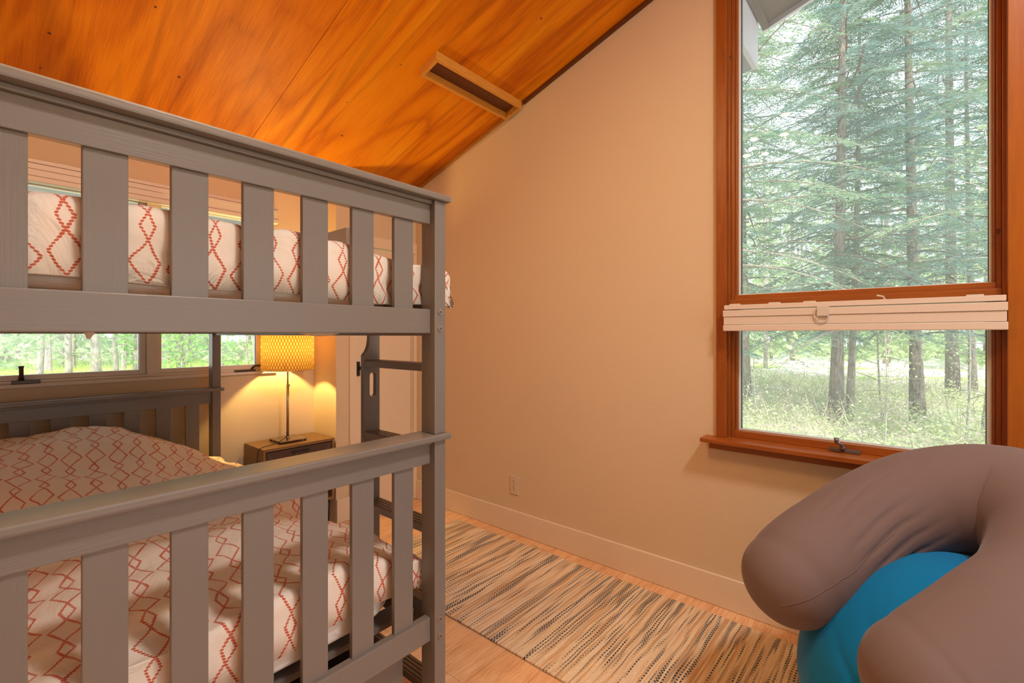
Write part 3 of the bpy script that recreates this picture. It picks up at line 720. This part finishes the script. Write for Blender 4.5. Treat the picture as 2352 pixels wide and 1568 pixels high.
for j in range(12):
    for i in range(nS):
        f = bm.faces.new((rg[j][i], rg[j][(i+1) % nS], rg[j+1][(i+1) % nS], rg[j+1][i]))
        for l, (a, b) in zip(f.loops, ((i/nS, j/12), ((i+1)/nS, j/12), ((i+1)/nS, (j+1)/12), (i/nS, (j+1)/12))): l[lay].uv = (a, b*1.0)
shd = obj('lamp_shade', bm, M_shade, lp, True)
bm = nb()
for z in (1.0495, 1.3505):
    bm = nb(); pts = [(1.405+.159*math.cos(2*PI*i/48), 3.132+.159*math.sin(2*PI*i/48), z) for i in range(49)]; tube(bm, pts, .0018, 6, False); obj('shade_ring', bm, M_nickel, shd)
bm = nb()
for a in (0, 2*PI/3, 4*PI/3): tube(bm, [(1.405, 3.135, 1.105), (1.405+.158*math.cos(a), 3.132+.158*math.sin(a), 1.105)], .0015, 6)
obj('shade_spider', bm, M_nickel, shd)
bm = nb(); bmesh.ops.create_uvsphere(bm, u_segments=20, v_segments=12, radius=.028, matrix=Matrix.Translation((1.405, 3.135, 1.165))); obj('light_bulb', bm, emis('bulb_glow', (1, .62, .25), 12), lp, True)
L = bpy.data.lights.new('lamp_light', 'POINT'); L.energy = 46; L.color = (1, .66, .20); L.shadow_soft_size = .03
lo = bpy.data.objects.new('lamp_light', L); C.objects.link(lo); lo.parent = lp; lo.location = Vector((1.405, 3.135, 1.205))-lp.location
bm = nb(); tube(bm, catmull([(1.396, 3.13, .64), (1.385, 3.11, .618), (1.33, 3.07, .603), (1.27, 3.06, .590), (1.215, 3.045, .588), (1.185, 3.035, .578), (1.176, 3.03, .54), (1.172, 3.03, .45), (1.17, 3.05, .20), (1.17, 3.10, .01)], 8), .0028, 6)
obj('power_cord', bm, M_cord, lp, True)

# ------------------------------------------------------------------ ceiling spot cluster (seen mirrored in the upper pane)
cl = thing('ceiling_light', 'bar ceiling fixture with six small warm spot lamps above the bunk', 'light', (.25, 1.0, cz(1.0)))
LP = [(.544, .782), (.191, .856), (.404, 1.043), (.236, 1.093), (-.013, 1.05), (.152, 1.164)]
bm = nb(); tube(bm, [(x, y, cz(y)-.012) for x, y in [LP[0], LP[2], LP[3], LP[5], LP[4], LP[1]]], .008, 8); obj('rail', bm, M_nickel, cl)
SPOT_W = 4.6
for x, y in LP:
    z = cz(y)-.02
    bm = nb(); cyl(bm, (x, y, z), (x, y, z-.05), .024, .034, 20); h = obj('lamp_head', bm, M_nickel, cl, True)
    bm = nb(); cyl(bm, (x, y, z-.0502), (x, y, z-.053), .031, .031, 20); obj('bulb', bm, M_bulb, h)
    A = bpy.data.lights.new('spot_light', 'AREA'); A.shape = 'DISK'; A.size = .06; A.energy = SPOT_W; A.color = (1, .60, .25)
    ao = bpy.data.objects.new('spot_light', A); C.objects.link(ao); ao.parent = cl; ao.location = Vector((x, y, z-.056))-cl.location
# unseen fill lamp added behind the camera to brighten floor and walls
c2 = thing('ceiling_light', 'round opal fill lamp added over the open floor behind the camera', 'light', (.9, -.9, cz(-.9)))
bm = nb(); cyl(bm, (.9, -.9, cz(-.9)+.03), (.9, -.9, cz(-.9)-.09), .20, .22, 32); obj('fill_diffuser', bm, emis('fill_glow', (1, .76, .5), 3), c2, True)
A = bpy.data.lights.new('fill_light', 'AREA'); A.shape = 'DISK'; A.size = .44; A.energy = 62; A.color = (1, .91, .82)
ao = bpy.data.objects.new('fill_light', A); C.objects.link(ao); ao.parent = c2; ao.location = (0, 0, -.1)

# ------------------------------------------------------------------ rug
nx, ny = 60, 160; X0, X1, Y0, Y1 = 1.442, 2.228, -.10, 2.40
def rp(i, j, dz):
    u, v = i/nx, j/ny
    ex = .006*noise.noise(Vector((v*14, 0 if u < .5 else 5, 0)))
    x = X0+(X1-X0)*u+ex*(1 if u in (0, 1) else abs(2*u-1)); y = Y0+(Y1-Y0)*v+.004*noise.noise(Vector((u*12, 3, 0)))*abs(2*v-1)
    z = .0025+dz+(.0025*max(0, noise.noise(Vector((x*5, y*4, 1)))))
    return (x, y, z)
V = []; Fc = []
for dz in (.0065, 0):
    for j in range(ny+1):
        for i in range(nx+1): V.append(rp(i, j, dz))
S = (nx+1)*(ny+1); q = lambda i, j, s=0: s*S+j*(nx+1)+i
for j in range(ny):
    for i in range(nx): Fc.append((q(i, j), q(i+1, j), q(i+1, j+1), q(i, j+1))); Fc.append((q(i, j+1, 1), q(i+1, j+1, 1), q(i+1, j, 1), q(i, j, 1)))
for j in range(ny): Fc.append((q(0, j+1), q(0, j+1, 1), q(0, j, 1), q(0, j))); Fc.append((q(nx, j), q(nx, j, 1), q(nx, j+1, 1), q(nx, j+1)))
for i in range(nx): Fc.append((q(i, 0), q(i, 0, 1), q(i+1, 0, 1), q(i+1, 0))); Fc.append((q(i+1, ny), q(i+1, ny, 1), q(i, ny, 1), q(i, ny)))
me = bpy.data.meshes.new('rug'); me.from_pydata(V, [], Fc); me.materials.append(M_rug)
rug = bpy.data.objects.new('rug', me); C.objects.link(rug); tag(rug, 'flat-woven cream runner rug with dark broken stripes on the plank floor', 'rug')
bm = nb()
for k in range(26):
    y = 1.70+random.uniform(-.05, .05); a = random.uniform(-.9, .9); L_ = random.uniform(.015, .045)
    tube(bm, catmull([(2.222, y, .008), (2.232+L_*.4*math.cos(a), y+L_*.5*math.sin(a), .012), (2.228+L_*math.cos(a), y+L_*math.sin(a), .006)], 3), .0008, 4)
obj('loose_thread', bm, M_rug, rug)

# ------------------------------------------------------------------ bean bag and U pillow
def lathe_bag(cx, cy, prof, nseg=200):
    bm = nb(); rings = []
    for k, (r, z) in enumerate(prof):
        ring = []
        for i in range(nseg):
            a = 2*PI*i/nseg; rr = r*(1+.03*math.cos(2*a+.4)+.015*noise.noise(Vector((math.cos(a)*2, math.sin(a)*2, z*4))))
            env = math.exp(-((a-PI*.93)/.42)**2)*math.exp(-((z-.43)/.13)**2)
            rr -= .016*env*(1-abs(math.sin(z*26+a*7)))**3
            ring.append(bm.verts.new((cx+rr*math.cos(a), cy+rr*math.sin(a), z+.012*noise.noise(Vector((math.cos(a)*3*r, math.sin(a)*3*r, 2))))))
        rings.append(ring)
    for k in range(len(rings)-1):
        for i in range(nseg): bm.faces.new((rings[k][i], rings[k][(i+1) % nseg], rings[k+1][(i+1) % nseg], rings[k+1][i]))
    bm.faces.new(rings[0][::-1]); bm.faces.new(rings[-1]); return bm
def bagr(t): return .39*(1-abs(2*t-1)**2.6)**(1/2.2)*(1-.30*t*t) if 0 < t < 1 else 0
prof = []
for k in range(101):
    t = k/100; z = .010+.655*t
    r = bagr(t)
    prof.append((max(r, .02), z))
bb_ = thing('bean_bag', 'bright blue stretchy bean bag standing on the rug by the tall window', 'bean bag', (1.79, -.07, .01))
obj('bag_cover', lathe_bag(1.79, -.07, prof), M_blue, bb_, True)

pp = [(1.655, .292, .530, .140), (1.70, .262, .555, .150), (1.79, .195, .610, .155), (1.89, .085, .695, .157), (1.965, -.06, .765, .165), (1.965, -.215, .785, .175), (1.83, -.315, .745, .180), (1.65, -.285, .665, .178), (1.50, -.18, .595, .168), (1.40, -.075, .530, .155), (1.37, -.04, .510, .148)]
cen = catmull([p[:3] for p in pp], 20); rad = [q_.x for q_ in catmull([(p[3], 0, 0) for p in pp], 20)]
def sweep(cen, rad, n=144):
    bm = nb(); rings = []; up = Vector((0, 0, 1)); cnt = len(cen); T0 = (cen[0]-cen[1]).normalized(); T1 = (cen[-1]-cen[-2]).normalized()
    C_, R_ = [], []
    for k in range(16): a = PI/2*k/16; C_.append(cen[0]+T0*rad[0]*.9*math.cos(a)); R_.append(rad[0]*max(.03, math.sin(a)**.9))
    C_ += cen; R_ += list(rad)
    for k in range(15, -1, -1): a = PI/2*k/16; C_.append(cen[-1]+T1*rad[-1]*.9*math.cos(a)); R_.append(rad[-1]*max(.03, math.sin(a)**.9))
    for i, p in enumerate(C_):
        d = (C_[min(i+1, len(C_)-1)]-C_[max(i-1, 0)]).normalized(); a = (up-d*up.dot(d)).normalized(); b = d.cross(a)
        ring = []
        for k in range(n):
            t = 2*PI*k/n; s = i/len(C_)
            v = p+(a*math.cos(t)*.97+b*math.sin(t))*R_[i]
            wr = .0
            # stretched folds on the inner side where the arm narrows
            env = math.exp(-((s-.29)/.06)**2)+.35*math.exp(-((s-.80)/.03)**2)
            inner = max(0, math.sin(t)*(1) )**1.0
            wr = -.010*env*(1-abs(math.sin(t*11+s*7+1.5*noise.noise(v*5))))**2.2*(.15+.85*inner)
            wr += .006*noise.noise(v*3.5)
            ring.append(bm.verts.new(v+(v-p).normalized()*wr))
        rings.append(ring)
    for i in range(len(rings)-1):
        for k in range(n): bm.faces.new((rings[i][k], rings[i][(k+1) % n], rings[i+1][(k+1) % n], rings[i+1][k]))
    bm.faces.new(rings[0][::-1]); bm.faces.new(rings[-1]); return bm, rings
up_ = thing('support_pillow', 'brown U-shaped support pillow draped over the blue bean bag', 'pillow', (1.79, -.07, .62))
bm, rings = sweep(cen, rad)
seam = [rings[i][k].co.copy() for i, k in [(i, 29) for i in range(5, 72)]]
seam2 = seam
o = obj('pillow_cover', bm, M_jersey, up_, True)
bm = nb(); tube(bm, seam, .0014, 6); obj('seam', bm, M_jersey, o, True)

# ------------------------------------------------------------------ outdoors
GZ = -.60
def gz(x, y): return GZ+.10*noise.noise(Vector((x*.15, y*.15, 0)))-.03
xs = np.linspace(-40, 110, 90); ys = np.linspace(-60, 110, 100); V = []; Fc = []
for y in ys:
    for x in xs:
        r = math.hypot(x, y); z = GZ+.12*noise.noise(Vector((x*.12, y*.12, 0)))-(.25 if (x < 2.6 and y < 3.6) else 0)
        V.append((x, y, z))
for j in range(len(ys)-1):
    for i in range(len(xs)-1): a = j*len(xs)+i; Fc.append((a, a+1, a+1+len(xs), a+len(xs)))
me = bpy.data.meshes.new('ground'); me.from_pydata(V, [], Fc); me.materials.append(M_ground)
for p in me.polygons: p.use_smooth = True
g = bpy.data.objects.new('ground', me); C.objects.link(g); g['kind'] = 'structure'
bm = nb(); hexa(bm, [(40, -60, GZ-.1), (50, -60, GZ-.1), (42, 80, GZ-.1), (30, 80, GZ-.1), (40, -60, GZ+.16), (50, -60, GZ+.16), (42, 80, GZ+.16), (30, 80, GZ+.16)]); obj('road', bm, M_road, kind='structure')

rng = np.random.default_rng(11)
def quads_mesh(name, P, D, U, L_, W_, m):
    """P base points, D directions, U side vectors, lengths, widths -> one mesh of slim quads"""
    n = len(P); W2_ = W_[:, None]*.5
    a = P-U*W2_*.4; b = P+U*W2_*.4; mid = P+D*(L_*.55)[:, None]; c = mid+U*W2_; d_ = mid-U*W2_; e = P+D*L_[:, None]
    V = np.stack([a, b, c, e, d_], axis=1).reshape(-1, 3)
    me = bpy.data.meshes.new(name); me.vertices.add(n*5); me.vertices.foreach_set('co', V.astype(np.float32).ravel())
    me.loops.add(n*5); me.loops.foreach_set('vertex_index', np.arange(n*5, dtype=np.int32))
    me.polygons.add(n); me.polygons.foreach_set('loop_start', np.arange(n, dtype=np.int32)*5); me.polygons.foreach_set('loop_total', np.full(n, 5, dtype=np.int32))
    me.update(); me.validate(); me.materials.append(m); return me
def hemlock(h, r, z0, nb_, blen, seed, tw=(16, 10), leafL=.075, leafW=.016, droop=.35):
    R = np.random.default_rng(seed); bt = nb(); pts = []
    bx, by = R.uniform(-.3, .3, 2)
    tk = [(bx*math.sin(t*2.0), by*math.sin(t*1.5), h*t) for t in np.linspace(0, 1, 10)]
    tube(bt, tk, [r*(1.25 if t == 0 else 1)*(1-.85*t) for t in np.linspace(0, 1, 10)], 12)
    br = nb(); P, D, U = [], [], []
    for k in range(nb_):
        t = z0/h+(1-z0/h)*(k+R.uniform())/nb_; t = min(.985, t); az = k*2.399+R.uniform(-.4, .4)
        base = np.array([bx*math.sin(t*2), by*math.sin(t*1.5), h*t]); ln = blen*(1-t*.75)*R.uniform(.65, 1.15)
        d = np.array([math.cos(az), math.sin(az), R.uniform(-.05, .30)]); side = np.array([-math.sin(az), math.cos(az), 0])
        pl = []
        for s in np.linspace(0, 1, 7): pl.append(base+d*ln*s+np.array([0, 0, -droop*ln*s*s])+side*.06*ln*math.sin(s*3+k))
        tube(br, [tuple(q) for q in pl], [max(.003, .018*ln/2*(1-.85*s)) for s in np.linspace(0, 1, 7)], 5, False)
        pl = np.array(pl)
        for i in range(tw[0]):
            s = .12+.86*i/tw[0]+R.uniform(-.02, .02); q = s*6; i0 = min(5, int(q)); p = pl[i0]+(pl[i0+1]-pl[i0])*(q-i0)
            for sd_ in (-1, 1):
                tl = (.16+.42*ln/2.5*(1-s)*1.1)*R.uniform(.6, 1.1)*1.25
                td = d*.55+side*sd_*.85+np.array([0, 0, -.25+R.uniform(-.2, .2)]); td /= np.linalg.norm(td)
                tn = np.cross(td, [0, 0, 1]); tn /= np.linalg.norm(tn)
                for j in range(tw[1]):
                    w_ = (j+R.uniform(0, .6))/tw[1]; pp_ = p+td*tl*w_+np.array([0, 0, -.25*tl*w_*w_])
                    sg = 1 if j % 2 else -1
                    dd = td*.7+tn*sg*.75+np.array([0, 0, R.uniform(-.35, .15)]); dd /= np.linalg.norm(dd)
                    P.append(pp_); D.append(dd); uu = np.cross(dd, R.normal(size=3)); U.append(uu/np.linalg.norm(uu))
    P, D, U = map(np.array, (P, D, U)); n = len(P)
    return bt, br, (P, D, U, R.uniform(.7, 1.3, n)*leafL, R.uniform(.7, 1.3, n)*leafW)
def make_tree(kind, label, loc, rz, data, bm_, lm_, sc_=1, group=None):
    t = thing(kind, label, 'tree', loc, group); t.rotation_euler = (0, 0, rz); t.scale = (sc_,)*3
    for nm, me in (('trunk', data[0]), ('branches', data[1]), ('foliage', data[2])):
        if me is None: continue
        o = bpy.data.objects.new(nm, me); C.objects.link(o); o.parent = t
        o.data.materials.clear() if False else None
    return t
def hemdata(seed, barkm, leafm_, **kw):
    bt, br, q = hemlock(seed=seed, **kw); r = []
    for nm, b_ in (('trunk', bt), ('branches', br)):
        me = bpy.data.meshes.new(nm); b_.to_mesh(me); b_.free(); me.materials.append(barkm)
        for p in me.polygons: p.use_smooth = True
        r.append(me)
    r.append(quads_mesh('foliage', *q, leafm_)); return r
H1 = hemdata(1, M_bark, M_needle, h=13, r=.09, z0=2.2, nb_=115, blen=3.6, tw=(20, 11))
H2 = hemdata(2, M_barkdark, M_needle2, h=14, r=.125, z0=1.8, nb_=120, blen=3.3, tw=(20, 11))
H3 = hemdata(3, M_bark, M_needle, h=12, r=.075, z0=2.3, nb_=100, blen=3.0, tw=(20, 11))
T = [
 (H2, (12.17, 1.275), .3, 1.0, 'hemlock trunk in front of its leaning twin, left of centre in the tall window'),
 (H3, (12.9, 1.10), 2.0, 1.0, 'thinner leaning twin trunk just right of the central hemlock outside'),
 (H1, (13.2, 3.27), 1.1, 1.0, 'grey hemlock trunk at the left edge of the tall window'),
 (H2, (13.6, -.06), 4.0, 1.0, 'dark-barked hemlock right of centre in the tall window'),
 (H2, (18.9, -.86), 5.2, 1.25, 'thick grey hemlock near the right edge of the tall window, farther back'),
 (H1, (20.0, -1.36), .9, 1.1, 'slimmer hemlock right beside the thick grey trunk at the window edge'),
 (H1, (8.7, 3.0), 2.6, 1.1, 'nearest hemlock leaning its branches over the upper left of the tall window'),
 (H3, (8.8, -2.3), 5.6, 1.05, 'near hemlock whose boughs fill the upper right of the tall window'),
 (H2, (17.0, 5.6), 1.9, 1.1, 'background hemlock whose boughs reach in behind the left-edge trunk'),
]
T += [
 (H2, (9.6, 4.9), 5.0, 1.0, 'near hemlock outside the left of the tall window, trunk hidden by the casing'),
 (H1, (18.0, 1.95), 3.7, 1.05, 'slim hemlock standing directly behind the central twins'),
 (H3, (16.2, -2.9), 1.0, 1.2, 'hemlock behind the right casing of the tall window'),
]
for dt, (x, y), rz, s_, lb in T: make_tree('hemlock_tree', lb, (x, y, GZ-.03), rz, dt, None, None, s_)
# leafy trees and bare trunks beyond the back window
def leafy(seed, h, r, z0, nb_, blen, leafn, leafL, barkm, leafm_):
    R = np.random.default_rng(seed); bt = nb(); br = nb(); P, D, U = [], [], []
    bx, by = R.uniform(-.35, .35, 2); tk = [(bx*math.sin(t*3), by*math.sin(t*2.5), h*t) for t in np.linspace(0, 1, 12)]
    tube(bt, tk, [r*(1.2 if t == 0 else 1)*(1-.8*t) for t in np.linspace(0, 1, 12)], 10)
    for k in range(nb_):
        t = z0/h+(1-z0/h)*(k+R.uniform())/nb_; t = min(.98, t); az = R.uniform(0, 2*PI); ln = blen*(1-.6*t)*R.uniform(.5, 1.1)
        base = np.array([bx*math.sin(t*3), by*math.sin(t*2.5), h*t]); d = np.array([math.cos(az), math.sin(az), R.uniform(-.1, .6)]); side = np.array([-math.sin(az), math.cos(az), 0])
        pl = [base+d*ln*s+side*.12*ln*math.sin(s*4+k)+np.array([0, 0, -.12*ln*s*s]) for s in np.linspace(0, 1, 6)]
        tube(br, [tuple(q) for q in pl], [max(.003, .012*ln*(1-.85*s)) for s in np.linspace(0, 1, 6)], 5, False); pl = np.array(pl)
        for i in range(leafn):
            s = R.uniform(.2, 1); q = s*5; i0 = min(4, int(q)); p = pl[i0]+(pl[i0+1]-pl[i0])*(q-i0)+R.normal(size=3)*.16
            P.append(p); dd = R.normal(size=3)*.6+np.array([0, 0, -.4])+side*R.uniform(-1, 1); dd /= np.linalg.norm(dd); D.append(dd)
            uu = np.cross(dd, R.normal(size=3)*.5+np.array([0, 0, 1.])); U.append(uu/np.linalg.norm(uu))
    res = []
    for nm, b_ in (('trunk', bt), ('branches', br)):
        me = bpy.data.meshes.new(nm); b_.to_mesh(me); b_.free(); me.materials.append(barkm)
        for p_ in me.polygons: p_.use_smooth = True
        res.append(me)
    if len(P):
        P, D, U = map(np.array, (P, D, U)); n = len(P); res.append(quads_mesh('foliage', P, D, U, R.uniform(.6, 1.3, n)*leafL, R.uniform(.5, .9, n)*leafL, leafm_))
    else: res.append(None)
    return res
S1 = leafy(21, 11, .105, 1.2, 46, 2.6, 30, .10, M_bark, M_leaf)
S2 = leafy(22, 9, .07, 1.0, 40, 2.2, 45, .11, M_bark, M_leaf)
S3 = leafy(23, 3.6, .028, .6, 26, 1.3, 34, .10, M_bark, M_leaf)      # sapling
S4 = leafy(24, 4.6, .03, .5, 26, 1.5, 10, .06, M_birch, M_under)     # twiggy shrub
T2 = [
 (S1, 'tree', (1.75, 22.5), .2, 1.0, 'slim grey trunk at the far left of the back window'),
 (S1, 'tree', (2.35, 21.0), 1.4, .9, 'grey trunk second from the left in the back window'),
 (S1, 'tree', (3.0, 20.5), 2.7, 1.25, 'stout mottled trunk just right of the left crank handle'),
 (S2, 'tree', (3.9, 23.0), 4.0, 1.2, 'pair-mate trunk, thin, left of the middle of the left back pane'),
 (S2, 'tree', (4.35, 22.5), .7, 1.3, 'thin trunk in the middle of the left back pane'),
 (S1, 'tree', (6.1, 23.5), 3.5, 1.4, 'dark stout trunk in the right part of the left back pane'),
 (S2, 'tree', (7.5, 23.0), 5.0, 1.2, 'slim trunk near the white mullion of the back window'),
 (S1, 'tree', (10.2, 21.5), 1.0, 1.15, 'pale trunk seen beside the rear bunk post in the right back pane'),
 (S2, 'tree', (12.6, 20.5), 2.0, 1.2, 'curved trunk in the right back pane close to the lamp'),
 (S3, 'sapling', (3.1, 12.0), .6, 1.0, 'leafy maple sapling close outside the left back pane'),
 (S3, 'sapling', (4.4, 11.5), 2.6, 1.1, 'bushy maple sapling close outside, right part of the left back pane'),
 (S3, 'sapling', (6.2, 12.2), 4.4, 1.05, 'leafy sapling outside the left half of the right back pane'),
 (S3, 'sapling', (8.4, 12.6), 1.9, 1.1, 'leafy sapling outside the right back pane near the lamp'),
]
for dt, kd, (x, y), rz, s_, lb in T2: make_tree(kd, lb, (x, y, GZ-.05), rz, dt, None, None, s_)
T3 = [
 (S4, (9.6, -.55), .5, .62, 'twiggy shrub low at the right edge of the tall window'),
 (S4, (9.0, .35), 2.1, .50, 'low arching shrub right of the dark trunk base'),
 (S4, (10.2, 2.35), 3.9, .55, 'low green shrub left of the central trunks'),
 (S4, (13.5, .55), 5.0, .8, 'slender shrub between the central and the dark trunk'),
 (S4, (12.2, -.95), 1.2, 1.25, 'pale slender birch sapling near the right edge of the tall window'),
]
for dt, (x, y), rz, s_, lb in T3: make_tree('shrub', lb, (x, y, GZ-.04), rz, dt, None, None, s_)
# undergrowth: uncountable small leaves close to the ground
def scatter(n, f, m, name, label, cat, L0, W0, up=.5):
    P = np.array([f() for _ in range(n)]); D = rng.normal(size=(n, 3)); D[:, 2] = np.abs(D[:, 2])*up+.05; D /= np.linalg.norm(D, axis=1)[:, None]
    U = np.cross(D, rng.normal(size=(n, 3))); U /= np.linalg.norm(U, axis=1)[:, None]
    me = quads_mesh(name, P, D, U, rng.uniform(.6, 1.4, n)*L0, rng.uniform(.6, 1.3, n)*W0, m)
    o = bpy.data.objects.new(name, me); C.objects.link(o); tag(o, label, cat, None, 'stuff'); return o
def fu():
    x = rng.uniform(6, 24); y = rng.uniform(-.22*x, .42*x); c = noise.noise(Vector((x*.9, y*.9, 5)))
    return (x, y, GZ+.02+abs(rng.normal())*.20*(1+max(-.7, c*2.2)))
scatter(95000, fu, M_under, 'undergrowth', 'light green undergrowth on the forest floor beyond the tall window', 'undergrowth', .05, .022)
def fg():
    y = rng.uniform(9, 42); x = rng.uniform(.0, .62)*y
    return (x, y, GZ-.05+abs(rng.normal())*.10)
scatter(50000, fg, M_grass, 'grass', 'bright green grass beyond the back window', 'grass', .16, .03, 2.0)
def ff():
    a = rng.uniform(-.45, 1.58); d_ = rng.uniform(34, 62)
    hgt = rng.uniform(0, 1)**1.4*13+.4
    c = noise.noise(Vector((a*14, hgt*.35, 3)))
    if c < -.12: hgt = hgt*.4
    return (d_*math.cos(a), d_*math.sin(a), GZ+hgt)
scatter(90000, ff, M_far, 'distant_woods', 'hazy spring foliage of the far woods beyond the road', 'woods', .42, .26, .5)
def ft():
    x = rng.uniform(6.5, 22); y = rng.uniform(-.22*x, .40*x); return (x, y, GZ+.0+abs(rng.normal())*.25)
M_twig = mat('bare_twigs', (.42, .35, .30), .9, .1)
scatter(5000, ft, M_twig, 'bare_twigs', 'thin bare twigs sticking up among the undergrowth beyond the tall window', 'twigs', .55, .009, 1.2)
bm = nb()
for k in range(70):
    a = random.uniform(-.45, 1.55); d_ = random.uniform(30, 58); x, y = d_*math.cos(a), d_*math.sin(a)
    cyl(bm, (x, y, GZ-.2), (x+random.uniform(-.4, .4), y, GZ+13), random.uniform(.10, .22), .06, 7)
tag(obj('distant_trunks', bm, M_bark), 'thin trunks of the far woods', 'woods', None, 'stuff')
